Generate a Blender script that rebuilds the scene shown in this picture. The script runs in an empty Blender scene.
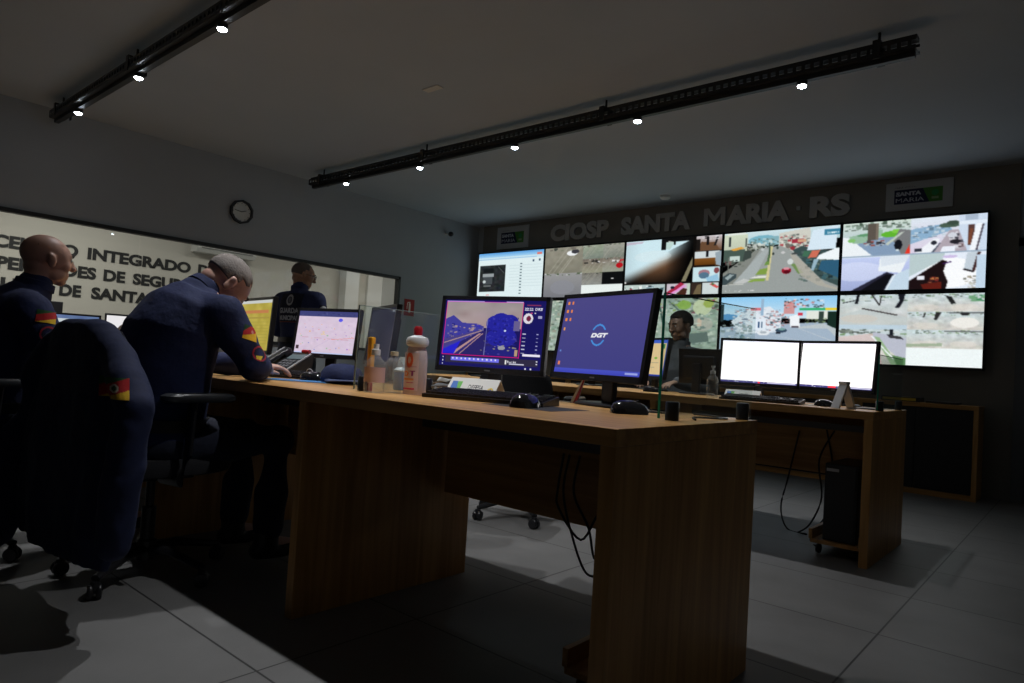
import bpy, bmesh, math, random
import numpy as np
from mathutils import Vector, Matrix, noise
from mathutils.bvhtree import BVHTree
random.seed(7); np.random.seed(7)
C = bpy.context.scene.collection
PI = math.pi

# ------------------------------------------------------------------ materials
def s2l(c):
    return tuple(((v / 12.92) if v <= .04045 else ((v + .055) / 1.055) ** 2.4) for v in c)
MATS = {}
def mat(name, col=(.5, .5, .5), rough=.5, metal=0., spec=.5, noise_amt=0., scale=20., bump=0., emit=None, strength=0., coat=0.):
    if name in MATS: return MATS[name]
    m = bpy.data.materials.new(name); m.use_nodes = True
    nt = m.node_tree; b = nt.nodes['Principled BSDF']
    b.inputs['Base Color'].default_value = (*col, 1); b.inputs['Roughness'].default_value = rough
    b.inputs['Metallic'].default_value = metal; b.inputs['Specular IOR Level'].default_value = spec
    b.inputs['Coat Weight'].default_value = coat
    if noise_amt or bump:
        tc = nt.nodes.new('ShaderNodeTexCoord'); n = nt.nodes.new('ShaderNodeTexNoise')
        n.inputs['Scale'].default_value = scale; n.inputs['Detail'].default_value = 5
        nt.links.new(tc.outputs['Object'], n.inputs['Vector'])
        if noise_amt:
            mx = nt.nodes.new('ShaderNodeMix'); mx.data_type = 'RGBA'
            mx.inputs['A'].default_value = (*[c * (1 - noise_amt) for c in col], 1)
            mx.inputs['B'].default_value = (*[min(1, c * (1 + noise_amt)) for c in col], 1)
            nt.links.new(n.outputs['Fac'], mx.inputs['Factor']); nt.links.new(mx.outputs['Result'], b.inputs['Base Color'])
        if bump:
            bp = nt.nodes.new('ShaderNodeBump'); bp.inputs['Strength'].default_value = bump; bp.inputs['Distance'].default_value = .004
            nt.links.new(n.outputs['Fac'], bp.inputs['Height']); nt.links.new(bp.outputs['Normal'], b.inputs['Normal'])
    if emit:
        b.inputs['Emission Color'].default_value = (*emit, 1); b.inputs['Emission Strength'].default_value = strength
    MATS[name] = m; return m

def wood_mat(name, c1, c2, axis, rough=.4):
    m = bpy.data.materials.new(name); m.use_nodes = True; nt = m.node_tree; b = nt.nodes['Principled BSDF']
    tc = nt.nodes.new('ShaderNodeTexCoord'); mp = nt.nodes.new('ShaderNodeMapping')
    sc = [34., 34., 34.]; sc[axis] = 1.6; mp.inputs['Scale'].default_value = sc
    n = nt.nodes.new('ShaderNodeTexNoise'); n.inputs['Scale'].default_value = 1.; n.inputs['Detail'].default_value = 6; n.inputs['Distortion'].default_value = .6
    sc2 = [7., 7., 7.]; sc2[axis] = .5; mp2 = nt.nodes.new('ShaderNodeMapping'); mp2.inputs['Scale'].default_value = sc2
    n2 = nt.nodes.new('ShaderNodeTexNoise'); n2.inputs['Scale'].default_value = 1.3; n2.inputs['Detail'].default_value = 3
    ad = nt.nodes.new('ShaderNodeMath'); ad.operation = 'ADD'; ml = nt.nodes.new('ShaderNodeMath'); ml.operation = 'MULTIPLY'; ml.inputs[1].default_value = .5
    cr = nt.nodes.new('ShaderNodeValToRGB'); cr.color_ramp.elements[0].position = .36; cr.color_ramp.elements[1].position = .64
    cr.color_ramp.elements[0].color = (*c1, 1); cr.color_ramp.elements[1].color = (*c2, 1)
    L = nt.links.new
    L(tc.outputs['Object'], mp.inputs['Vector']); L(mp.outputs['Vector'], n.inputs['Vector'])
    L(tc.outputs['Object'], mp2.inputs['Vector']); L(mp2.outputs['Vector'], n2.inputs['Vector'])
    L(n.outputs['Fac'], ad.inputs[0]); L(n2.outputs['Fac'], ad.inputs[1]); L(ad.outputs[0], ml.inputs[0]); L(ml.outputs[0], cr.inputs['Fac'])
    L(cr.outputs['Color'], b.inputs['Base Color']); b.inputs['Roughness'].default_value = rough; b.inputs['Specular IOR Level'].default_value = .35
    return m
W1c, W2c = (.32, .155, .04), (.60, .335, .115)
WOOD_X = wood_mat('oak_veneer_lengthwise', W1c, W2c, 0)
WOOD_Z = wood_mat('oak_veneer_upright', W1c, W2c, 2)
WOOD_Y = wood_mat('oak_veneer_across', W1c, W2c, 1)

def glass_mat(name, tint=(.93, .97, .96), gloss=.06, haze=0.):
    m = bpy.data.materials.new(name); m.use_nodes = True; nt = m.node_tree; nt.nodes.clear()
    o = nt.nodes.new('ShaderNodeOutputMaterial'); t = nt.nodes.new('ShaderNodeBsdfTransparent'); g = nt.nodes.new('ShaderNodeBsdfGlossy')
    t.inputs['Color'].default_value = (*tint, 1); g.inputs['Roughness'].default_value = .02
    lw = nt.nodes.new('ShaderNodeLayerWeight'); lw.inputs['Blend'].default_value = .5
    pw = nt.nodes.new('ShaderNodeMath'); pw.operation = 'POWER'; pw.inputs[1].default_value = 5
    f = nt.nodes.new('ShaderNodeMath'); f.operation = 'MULTIPLY_ADD'; f.inputs[1].default_value = .55; f.inputs[2].default_value = .025
    mx = nt.nodes.new('ShaderNodeMixShader'); L = nt.links.new
    L(lw.outputs['Facing'], pw.inputs[0]); L(pw.outputs[0], f.inputs[0])
    L(f.outputs[0], mx.inputs[0]); L(t.outputs[0], mx.inputs[1]); L(g.outputs[0], mx.inputs[2])
    last = mx
    if haze:
        d = nt.nodes.new('ShaderNodeBsdfDiffuse'); d.inputs['Color'].default_value = (.75, .8, .8, 1)
        nn = nt.nodes.new('ShaderNodeTexNoise'); nn.inputs['Scale'].default_value = 4
        mm = nt.nodes.new('ShaderNodeMath'); mm.operation = 'MULTIPLY'; mm.inputs[1].default_value = haze * 2
        L(nn.outputs['Fac'], mm.inputs[0])
        m2 = nt.nodes.new('ShaderNodeMixShader'); L(mm.outputs[0], m2.inputs[0]); L(mx.outputs[0], m2.inputs[1]); L(d.outputs[0], m2.inputs[2]); last = m2
    L(last.outputs[0], o.inputs[0]); return m
GLASS = glass_mat('clear_partition_glass', haze=.03)
WGLASS = glass_mat('window_glass', tint=(.9, .92, .92))
GEDGE = mat('green_glass_edge', (.02, .30, .22), .15)
def plastic_clear(name, tint, rough=.03, mixd=.0, dcol=(.8, .8, .8)):
    m = glass_mat(name, tint)
    if mixd:
        nt = m.node_tree; o = [n for n in nt.nodes if n.type == 'OUTPUT_MATERIAL'][0]; src = o.inputs[0].links[0].from_socket
        d = nt.nodes.new('ShaderNodeBsdfDiffuse'); d.inputs['Color'].default_value = (*dcol, 1)
        mx = nt.nodes.new('ShaderNodeMixShader'); mx.inputs[0].default_value = mixd
        nt.links.new(src, mx.inputs[1]); nt.links.new(d.outputs[0], mx.inputs[2]); nt.links.new(mx.outputs[0], o.inputs[0])
    return m
PET = plastic_clear('clear_bottle_plastic', (.94, .96, .97), mixd=.13)

def attr_mat(name, emission=True, strength=1., rough=.35, emis_frac=0.):
    m = bpy.data.materials.new(name); m.use_nodes = True; nt = m.node_tree; b = nt.nodes['Principled BSDF']
    a = nt.nodes.new('ShaderNodeAttribute'); a.attribute_name = 'Col'
    b.inputs['Roughness'].default_value = rough
    if emission:
        b.inputs['Base Color'].default_value = (.006, .006, .008, 1); b.inputs['Specular IOR Level'].default_value = .08
        nt.links.new(a.outputs['Color'], b.inputs['Emission Color']); b.inputs['Emission Strength'].default_value = strength
    else:
        nt.links.new(a.outputs['Color'], b.inputs['Base Color'])
    return m
SCREEN = attr_mat('lit_video_screen', True, 1.0)
SCREEN_B = attr_mat('lit_bright_screen', True, 1.5)
PRINT = attr_mat('printed_surface', False, rough=.7)
CLOTHPRINT = attr_mat('embroidered_patch', False, rough=.9)

BLACK = mat('black_plastic', (.012, .012, .014), .35, noise_amt=.2, scale=60)
BLACKM = mat('matte_black_plastic', (.018, .018, .02), .6, noise_amt=.2, scale=60)
BLACKMET = mat('black_painted_steel', (.015, .015, .015), .45, noise_amt=.3, scale=40)
GREYMET = mat('grey_steel', (.25, .26, .27), .4, metal=.6, noise_amt=.1)
SILVER = mat('brushed_aluminium', (.55, .56, .58), .35, metal=.5, noise_amt=.1)
WHITEP = mat('white_plastic', (.75, .75, .72), .4, noise_amt=.05)
DARKFAB = mat('black_chair_fabric', (.012, .012, .015), .9, noise_amt=.3, scale=200, bump=.4)
NAVY = mat('navy_uniform_cloth', (.008, .016, .072), .85, noise_amt=.25, scale=60, bump=.5)
NAVYJ = mat('navy_jacket_nylon', (.005, .011, .05), .85, noise_amt=.25, scale=30, bump=.5)
NAVYT = mat('navy_trouser_cloth', (.006, .009, .024), .9, noise_amt=.25, scale=60, bump=.5)
BOOT = mat('black_boot_leather', (.01, .01, .01), .4, noise_amt=.2)
PAPER = mat('white_paper', (.72, .72, .7), .8, noise_amt=.05)
def skin(name, c): return mat(name, c, .5, noise_amt=.14, scale=35)

# ------------------------------------------------------------------ geometry helpers
class MB:
    def __init__(s): s.v = []; s.f = []; s.m = []; s.cur = 0; s.mats = []; s.T = Matrix.Identity(4)
    def use(s, m):
        if m not in s.mats: s.mats.append(m)
        s.cur = s.mats.index(m); return s
    def add(s, vs, fs):
        o = len(s.v); s.v += [tuple(s.T @ Vector(p)) for p in vs]
        for f in fs: s.f.append(tuple(o + i for i in f)); s.m.append(s.cur)
        return s
    def box(s, x0, x1, y0, y1, z0, z1, bev=0.):
        if bev:
            bm = bmesh.new(); bmesh.ops.create_cube(bm, size=1)
            for v in bm.verts: v.co = Vector(((x0 + x1) / 2 + v.co.x * (x1 - x0), (y0 + y1) / 2 + v.co.y * (y1 - y0), (z0 + z1) / 2 + v.co.z * (z1 - z0)))
            bmesh.ops.bevel(bm, geom=bm.edges[:], offset=bev, segments=2, affect='EDGES', profile=.6)
            s.bm(bm); return s
        vs = [(x, y, z) for x in (x0, x1) for y in (y0, y1) for z in (z0, z1)]
        return s.add(vs, [(0, 1, 3, 2), (4, 6, 7, 5), (0, 4, 5, 1), (2, 3, 7, 6), (0, 2, 6, 4), (1, 5, 7, 3)])
    def bm(s, bm):
        bm.verts.index_update(); s.add([v.co[:] for v in bm.verts], [[v.index for v in f.verts] for f in bm.faces]); bm.free(); return s
    def loft(s, rings, cap=True, closed=False):
        n = len(rings[0]); vs = [p for r in rings for p in r]; fs = []
        for i in range(len(rings) - 1 + (1 if closed else 0)):
            a = i * n; b = ((i + 1) % len(rings)) * n
            for j in range(n): k = (j + 1) % n; fs.append((a + j, a + k, b + k, b + j))
        if cap and not closed: fs.append(tuple(range(n))[::-1]); fs.append(tuple(range((len(rings) - 1) * n, len(rings) * n)))
        return s.add(vs, fs)
    def lathe(s, prof, cx=0, cy=0, cz=0, n=28):
        return s.loft([[(cx + r * math.cos(2 * PI * j / n), cy + r * math.sin(2 * PI * j / n), cz + z) for j in range(n)] for r, z in prof])
    def tube(s, pts, r, n=8, flat=None):
        pts = [Vector(p) for p in pts]; rs = r if isinstance(r, (list, tuple)) else [r] * len(pts); rings = []
        ref = Vector((0, 0, 1)) if flat is None else Vector(flat)
        for i, p in enumerate(pts):
            t = (pts[min(i + 1, len(pts) - 1)] - pts[max(i - 1, 0)]).normalized()
            rf = ref if abs(t.dot(ref)) < .95 else Vector((1, 0, 0))
            a = t.cross(rf).normalized(); b = a.cross(t).normalized()
            q = rs[i]; ra, rb = q if isinstance(q, (tuple, list)) else (q, q)
            rings.append([tuple(p + a * ra * math.cos(2 * PI * j / n) + b * rb * math.sin(2 * PI * j / n)) for j in range(n)])
        return s.loft(rings)
    def ell(s, c, r, rot=None, n=20, m=12):
        c = Vector(c); R = rot or Matrix.Identity(3); rings = []
        for i in range(1, m):
            th = PI * i / m
            rings.append([tuple(c + R @ Vector((r[0] * math.sin(th) * math.cos(2 * PI * j / n), r[1] * math.sin(th) * math.sin(2 * PI * j / n), r[2] * math.cos(th)))) for j in range(n)])
        return s.loft(rings)
    def cap(s, pts, rs, n=14):   # capsule chain, rounded ends
        pts = [Vector(p) for p in pts]
        s.tube(pts, rs, n)
        for p, r in zip(pts, rs):
            a, b = r if isinstance(r, (tuple, list)) else (r, r)
            s.ell(p, (a * .99, b * .99, min(a, b) * .99), n=n, m=8)
        return s
    def prism(s, poly, axis, a0, a1):
        def P(u, v, w): return {'x': (w, u, v), 'y': (u, w, v), 'z': (u, v, w)}[axis]
        return s.loft([[P(u, v, a0) for u, v in poly], [P(u, v, a1) for u, v in poly]])
    def build(s, name, m=None, parent=None, smooth=False, label=None):
        me = bpy.data.meshes.new(name); me.from_pydata(s.v, [], s.f)
        ms = s.mats if s.mats else [m]
        for q in ms: me.materials.append(q)
        if s.mats: me.polygons.foreach_set('material_index', s.m)
        bm = bmesh.new(); bm.from_mesh(me); bmesh.ops.recalc_face_normals(bm, faces=bm.faces); bm.to_mesh(me); bm.free()
        if smooth: me.polygons.foreach_set('use_smooth', [True] * len(me.polygons)); autosmooth(me)
        o = bpy.data.objects.new(name, me); C.objects.link(o)
        if parent is not None: o.parent = parent
        if label: o['label'] = label
        return o
def autosmooth(me, ang=40):
    bm = bmesh.new(); bm.from_mesh(me)
    for e in bm.edges: e.smooth = not (len(e.link_faces) == 2 and e.calc_face_angle(0) > math.radians(ang))
    bm.to_mesh(me); bm.free()

def thing(name, label, cat, loc=(0, 0, 0), rz=0., group=None):
    o = bpy.data.objects.new(name, None); C.objects.link(o); o.empty_display_size = .1
    o.location = loc; o.rotation_euler = (0, 0, rz); o['label'] = label; o['category'] = cat
    if group: o['group'] = group
    return o
def tag(o, label, cat, group=None, kind=None):
    o['label'] = label; o['category'] = cat
    if group: o['group'] = group
    if kind: o['kind'] = kind
    return o
def struct(o): o['kind'] = 'structure'; return o
def copy_tree(o, parent=None):
    c = o.copy(); C.objects.link(c)
    if parent is not None: c.parent = parent; c.matrix_parent_inverse = o.matrix_parent_inverse.copy()
    for ch in list(o.children): copy_tree(ch, c)
    return c
def remeshed(mb, name, m, parent, voxel, smooth_it=3, wr=0., wscale=9., trimmer=None):
    """merge overlapping closed volumes into one continuous surface"""
    me = bpy.data.meshes.new(name); me.from_pydata(mb.v, [], mb.f)
    bm = bmesh.new(); bm.from_mesh(me); bmesh.ops.recalc_face_normals(bm, faces=bm.faces); bm.to_mesh(me); bm.free()
    o = bpy.data.objects.new(name, me); C.objects.link(o)
    r = o.modifiers.new('r', 'REMESH'); r.mode = 'VOXEL'; r.voxel_size = voxel; r.use_smooth_shade = True
    sm = o.modifiers.new('s', 'SMOOTH'); sm.iterations = smooth_it; sm.factor = .5
    bpy.context.view_layer.update()
    dg = bpy.context.evaluated_depsgraph_get(); ne = bpy.data.meshes.new_from_object(o.evaluated_get(dg))
    o.modifiers.clear(); o.data = ne; bpy.data.meshes.remove(me); ne.name = name
    ne.materials.clear(); ne.materials.append(m)
    if wr:
        nrm = [v.normal.copy() for v in ne.vertices]
        for v, nn in zip(ne.vertices, nrm):
            p = v.co * wscale
            d = noise.noise(Vector((p.x + p.z * .5, p.y - p.z * .6, p.z * .9))) + .55 * abs(noise.noise(Vector((p.x * 2.1 + 7, p.y * 2.1, p.z * 2.6 + p.x))))
            v.co += nn * d * wr
    ne.polygons.foreach_set('use_smooth', [True] * len(ne.polygons))
    if parent is not None: o.parent = parent
    return o

# ------------------------------------------------------------------ text
def text_tris(s, bold=.03):
    cu = bpy.data.curves.new('t', 'FONT'); cu.body = s; cu.size = 1; cu.offset = bold; cu.resolution_u = 3
    o = bpy.data.objects.new('t', cu); C.objects.link(o); bpy.context.view_layer.update()
    dg = bpy.context.evaluated_depsgraph_get(); me = bpy.data.meshes.new_from_object(o.evaluated_get(dg))
    me.calc_loop_triangles()
    vs = [tuple(v.co) for v in me.vertices]; ts = [tuple(t.vertices) for t in me.loop_triangles]
    bpy.data.objects.remove(o); bpy.data.meshes.remove(me); bpy.data.curves.remove(cu)
    return vs, ts
def text_obj(name, s, m, origin, right, up, width, height, depth=.004, parent=None, bold=.03):
    """letters fitted to width x height (cap height), lying at origin (lower-left)"""
    cu = bpy.data.curves.new('t', 'FONT'); cu.body = s; cu.size = 1; cu.offset = bold; cu.extrude = .01; cu.resolution_u = 4
    o = bpy.data.objects.new('t', cu); C.objects.link(o); bpy.context.view_layer.update()
    dg = bpy.context.evaluated_depsgraph_get(); me = bpy.data.meshes.new_from_object(o.evaluated_get(dg)); bpy.data.objects.remove(o)
    co = np.array([v.co[:] for v in me.vertices]); mn = co.min(0); mx = co.max(0)
    right = Vector(right).normalized(); up = Vector(up).normalized(); nn = right.cross(up); O = Vector(origin)
    fx = width / (mx[0] - mn[0]); fy = height / .729
    for v in me.vertices:
        x, y, z = v.co; v.co = O + right * ((x - mn[0]) * fx) + up * (y * fy) + nn * ((z + .01) / .02 * depth)
    me.materials.clear(); me.materials.append(m); me.name = name
    ob = bpy.data.objects.new(name, me); C.objects.link(ob)
    if parent is not None: ob.parent = parent
    return ob

# ------------------------------------------------------------------ a small painter for what the screens show
class Img:
    def __init__(s, w, h, bg=(0, 0, 0)):
        s.w, s.h = w, h; s.a = np.zeros((h, w, 3)); s.a[:] = s._c(bg)
        s.Y, s.X = np.mgrid[0:h, 0:w]; s.X = (s.X + .5) / w; s.Y = (s.Y + .5) / h
    def _c(s, c): return np.array(c, float) / (255. if max(c) > 1.01 else 1.)
    def mask(s, m, c, a=1.): s.a[m] = s.a[m] * (1 - a) + s._c(c) * a; return s
    def rect(s, x0, y0, x1, y1, c, a=1.): return s.mask((s.X >= x0) & (s.X < x1) & (s.Y >= y0) & (s.Y < y1), c, a)
    def grad(s, x0, y0, x1, y1, c0, c1, horiz=False):
        m = (s.X >= x0) & (s.X < x1) & (s.Y >= y0) & (s.Y < y1); t = ((s.X - x0) / (x1 - x0) if horiz else (s.Y - y0) / (y1 - y0))[m][:, None]
        s.a[m] = s._c(c0) * (1 - t) + s._c(c1) * t; return s
    def poly(s, pts, c, a=1., clip=None):
        ins = np.zeros(s.X.shape, bool); n = len(pts)
        for i in range(n):
            x1, y1 = pts[i]; x2, y2 = pts[(i + 1) % n]
            if y1 == y2: continue
            cnd = ((y1 > s.Y) != (y2 > s.Y)) & (s.X < (x2 - x1) * (s.Y - y1) / (y2 - y1) + x1); ins ^= cnd
        if clip: ins &= (s.X >= clip[0]) & (s.X < clip[2]) & (s.Y >= clip[1]) & (s.Y < clip[3])
        return s.mask(ins, c, a)
    def ell(s, cx, cy, rx, ry, c, a=1.): return s.mask(((s.X - cx) / rx) ** 2 + ((s.Y - cy) / ry) ** 2 < 1, c, a)
    def ring(s, cx, cy, r, asp, t, c, gap=None):
        d = np.sqrt((s.X - cx) ** 2 + ((s.Y - cy) * asp) ** 2); m = abs(d - r) < t
        if gap is not None: m &= abs((s.Y - cy) * asp) > gap
        return s.mask(m, c)
    def line(s, x0, y0, x1, y1, w, c, a=1.):
        dx, dy = x1 - x0, y1 - y0; L = math.hypot(dx, dy); nx, ny = -dy / L * w / 2, dx / L * w / 2
        return s.poly([(x0 + nx, y0 + ny), (x1 + nx, y1 + ny), (x1 - nx, y1 - ny), (x0 - nx, y0 - ny)], c, a)
    def noise(s, x0, y0, x1, y1, amt, cell=.02, sat=.3, seed=0):
        rs = np.random.RandomState(seed); m = (s.X >= x0) & (s.X < x1) & (s.Y >= y0) & (s.Y < y1)
        nx = int((x1 - x0) / cell) + 2; ny = int((y1 - y0) / cell) + 2
        g = rs.randn(ny, nx, 1) + sat * rs.randn(ny, nx, 3)
        u = ((s.X[m] - x0) / (x1 - x0) * (nx - 1.01)); v = ((s.Y[m] - y0) / (y1 - y0) * (ny - 1.01)); i = u.astype(int); j = v.astype(int); fu = (u - i)[:, None]; fv = (v - j)[:, None]
        val = g[j, i] * (1 - fu) * (1 - fv) + g[j, i + 1] * fu * (1 - fv) + g[j + 1, i] * (1 - fu) * fv + g[j + 1, i + 1] * fu * fv
        s.a[m] += val * amt; return s
    def scatter(s, x0, y0, x1, y1, n, sz, cols, seed=0, asp=1.):
        rs = random.Random(seed)
        for _ in range(n):
            x = rs.uniform(x0, x1); y = rs.uniform(y0, y1); w = sz * rs.uniform(.4, 1.3)
            s.rect(max(x0, x), max(y0, y), min(x1, x + w), min(y1, y + w * asp * rs.uniform(.4, 1.4)), rs.choice(cols), .85)
        return s
    def soften(s, n=1, grain=.02, seed=0):
        for _ in range(n):
            p = np.pad(s.a, ((1, 1), (1, 1), (0, 0)), 'edge'); s.a = (p[:-2, 1:-1] + p[2:, 1:-1] + p[1:-1, :-2] + p[1:-1, 2:] + 2 * p[1:-1, 1:-1]) / 6
        r_ = np.random.RandomState(seed); s.a = s.a * (1 + grain * 2 * r_.randn(s.h, s.w, 1)) + grain * .5 * r_.randn(s.h, s.w, 3); return s
    def text(s, st, x, y, wd, hgt, c, bold=.03, slant=0.):
        vs, ts = text_tris(st, bold); xs = [v[0] for v in vs]; mn, mx = min(xs), max(xs)
        P = [(x + (v[0] - mn) / (mx - mn) * wd + slant * v[1], y - v[1] / .729 * hgt) for v in vs]
        for t in ts: s.poly([P[i] for i in t], c)
        return s
    def sub(s, x0, y0, x1, y1, fn, *k):
        w = max(8, int(s.w * (x1 - x0))); h = max(8, int(s.h * (y1 - y0))); t = Img(w, h); fn(t, *k)
        X = np.clip(np.arange(w), 0, None); ox = int(round(x0 * s.w)); oy = int(round(y0 * s.h)); ex = min(s.w, ox + w); ey = min(s.h, oy + h)
        s.a[oy:ey, ox:ex] = t.a[:ey - oy, :ex - ox]; return s
def s2l_np(a):
    a = np.clip(a, 0, 1); return np.where(a <= .04045, a / 12.92, ((a + .055) / 1.055) ** 2.4)
def picture(name, img, m, mapf, parent=None):
    """a grid surface carrying the painted colours; mapf(u, v) -> point, v from the top"""
    w, h = img.w, img.h
    vs = [mapf(i / (w - 1), j / (h - 1)) for j in range(h) for i in range(w)]
    fs = [(j * w + i, (j + 1) * w + i, (j + 1) * w + i + 1, j * w + i + 1) for j in range(h - 1) for i in range(w - 1)]
    me = bpy.data.meshes.new(name); me.from_pydata(vs, [], fs)
    at = me.color_attributes.new('Col', 'FLOAT_COLOR', 'POINT')
    col = np.ones((w * h, 4), np.float32); col[:, :3] = s2l_np(img.a).reshape(-1, 3); at.data.foreach_set('color', col.ravel())
    me.materials.append(m); o = bpy.data.objects.new(name, me); C.objects.link(o)
    if parent is not None: o.parent = parent
    return o

# ---- pictures
def im_register(i):
    i.rect(0, 0, 1, 1, (222, 238, 240)); i.grad(0, 0, 1, .1, (90, 160, 225), (165, 210, 240)); i.rect(0, .1, 1, .15, (200, 228, 240)); i.rect(0, .13, .9, .145, (120, 170, 215))
    i.rect(.03, .27, .44, .84, (38, 42, 44)); i.noise(.03, .27, .44, .84, .03, .04); i.rect(.09, .33, .25, .42, (22, 26, 28)); i.rect(.08, .45, .26, .52, (150, 158, 160)); i.rect(.09, .52, .24, .68, (70, 76, 80))
    i.ell(.11, .62, .025, .035, (200, 210, 210)); i.line(.32, .3, .42, .45, .01, (90, 95, 95)); i.rect(.1, .7, .22, .73, (100, 105, 105))
    for k in range(11): i.rect(.66, .26 + k * .062, .69, .28 + k * .062, (60, 80, 90)); i.line(.5, .3 + k * .062, .98, .3 + k * .062, .006, (198, 216, 220))
    for x, y in ((.84, .2), (.93, .19)): i.rect(x, y, x + .025, y + .04, (70, 90, 110))
    i.rect(.15, .9, .2, .92, (220, 140, 140)); i.rect(.25, .965, .29, .985, (210, 60, 60)); i.rect(.9, .05, .97, .1, (220, 120, 110))
def cam_street(i, seed=0, base=(120, 122, 112), top=(150, 150, 135)):
    i.grad(0, 0, 1, 1, top, base); i.noise(0, 0, 1, 1, .02, .1, .1, seed)
    rs = random.Random(seed)
    for k in range(5): x = rs.uniform(-.1, .8); i.line(x, 1, x + .5, 0, .03, (165, 163, 150), .5)
    i.scatter(0, 0, 1, .14, 14, .08, [(60, 66, 60), (190, 195, 190), (110, 104, 96), (90, 104, 80)], seed, .8)
def im_yard(i):
    i.rect(0, 0, 1, 1, (110, 112, 105)); i.sub(0, 0, .5, .52, cam_street, 3, (128, 126, 112), (145, 142, 128)); i.ell(.36, .13, .07, .05, (235, 238, 240)); i.ell(.4, .1, .05, .04, (60, 60, 66))
    i.grad(0, .52, .5, 1, (150, 150, 150), (118, 120, 126)); i.ell(.25, .8, .16, .14, (138, 140, 148), .7); i.scatter(0, .5, .5, .56, 18, .03, [(80, 95, 70), (200, 205, 200)], 5)
    i.sub(.5, 0, .75, .27, cam_street, 4, (120, 130, 120), (150, 160, 140)); i.sub(.75, 0, 1, .27, cam_street, 8, (120, 126, 116), (160, 160, 150))
    i.sub(.5, .27, .75, .54, cam_street, 6, (150, 150, 130), (120, 110, 100)); i.sub(.75, .27, 1, .54, cam_street, 7, (150, 155, 140), (130, 120, 110))
    i.ell(.95, .42, .04, .05, (180, 20, 30)); i.scatter(.5, .28, 1, .36, 20, .04, [(200, 30, 40), (235, 235, 235), (30, 30, 30)], 2)
    i.sub(.5, .54, .75, .77, cam_street, 9, (140, 142, 138), (120, 118, 110)); i.rect(.75, .54, 1, .78, (12, 14, 16)); i.rect(.86, .65, .89, .67, (220, 220, 220)); i.rect(.5, .77, 1, 1, (232, 240, 238))
def im_hall(i):
    i.rect(0, 0, 1, 1, (14, 12, 10))
    m = (i.X < .72) & (i.Y < .77)
    xx = i.X / .72; yy = i.Y / .77
    e = yy - (.88 - .72 * xx)                      # below the lit area
    t = np.clip(e * 2.6 + .35, 0, 1)[..., None]; t = t * t * (3 - 2 * t)
    lit = np.array([205, 232, 240]) / 255. * (1 - .35 * np.clip(.25 - xx, 0, 1))[..., None]
    br = np.array([120, 84, 58]) / 255. * np.clip(1.25 - np.hypot((xx - .45) * 1.4, (yy - .45) * 1.3) * 1.35, .12, 1.2)[..., None]
    a = lit * (1 - t) + br * t; dk = np.clip(1 - np.maximum(0, xx - .62) * 2.6, .06, 1)[..., None]
    i.a[m] = (a * np.where(e[..., None] > -.12, dk, 1))[m]
    i.ell(.3, .3, .2, .1, (225, 235, 235), .3); i.rect(.39, .0, .44, .2, (16, 16, 18)); i.poly([(.44, .03), (.55, .03), (.48, .2), (.44, .18)], (190, 215, 210)); i.rect(.44, 0, .72, .06, (14, 14, 14)); i.scatter(.46, .03, .7, .07, 8, .022, [(215, 215, 210), (60, 60, 56)], 4, .5); i.rect(.52, .03, .54, .12, (16, 16, 16)); i.poly([(.0, .02), (.2, .02), (.18, .05), (.0, .07)], (190, 150, 175), .5)
    i.poly([(.615, .77), (.72, .35), (.72, .5), (.66, .77)], (128, 122, 96)); i.rect(.0, .74, .02, .78, (210, 210, 210))
    i.grad(.75, 0, 1, .255, (205, 200, 205), (110, 80, 60)); i.poly([(.75, .25), (.8, .1), (.93, .12), (.98, .25)], (104, 74, 52)); i.rect(.75, .05, .79, .25, (26, 22, 20)); i.rect(.85, .03, .875, .16, (22, 20, 22)); i.line(.96, .02, .93, .18, .02, (30, 28, 30)); i.scatter(.78, 0, 1, .07, 14, .03, [(30, 26, 26), (225, 225, 230)], 3, .5)
    i.grad(.74, .265, .985, .53, (215, 222, 220), (70, 40, 10)); i.rect(.74, .265, .985, .38, (208, 216, 218)); i.grad(.74, .38, .94, .5, (130, 82, 34), (96, 56, 16)); i.rect(.85, .27, .875, .37, (24, 26, 30)); i.poly([(.94, .3), (1, .27), (1, .53), (.95, .5)], (150, 165, 175)); i.rect(.73, .5, .94, .535, (30, 18, 10))
    i.rect(.73, .54, .99, .79, (200, 226, 232)); i.ell(.84, .64, .055, .06, (165, 120, 130)); i.ell(.84, .68, .05, .055, (84, 116, 140)); i.poly([(.86, .72), (.97, .66), (.99, .77), (.88, .79)], (150, 195, 220)); i.ell(.96, .6, .025, .05, (130, 70, 74))
    i.rect(0, .8, .2, 1, (190, 205, 200)); i.scatter(0, .8, .2, 1, 34, .03, [(170, 50, 70), (225, 232, 232), (50, 50, 56), (140, 150, 150)], 5); i.rect(.17, .83, .2, .93, (235, 240, 238)); i.rect(.2, .8, .45, 1, (178, 196, 196)); i.scatter(.2, .8, .33, 1, 22, .035, [(30, 34, 38), (225, 230, 230), (120, 150, 160)], 6); i.poly([(.37, .88), (.44, .86), (.42, 1), (.34, 1)], (60, 86, 92)); i.poly([(.38, .93), (.42, .91), (.41, 1), (.36, 1)], (180, 190, 190))
    i.rect(.47, .8, .7, 1, (200, 190, 200)); i.line(.47, .99, .63, .8, .05, (170, 40, 70)); i.ell(.53, .87, .02, .025, (20, 30, 46)); i.line(.48, 1.02, .66, .84, .03, (226, 150, 215)); i.poly([(.56, 1), (.64, .88), (.68, .9), (.67, 1)], (70, 40, 30)); i.rect(.68, .8, .71, 1, (190, 205, 190))
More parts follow.
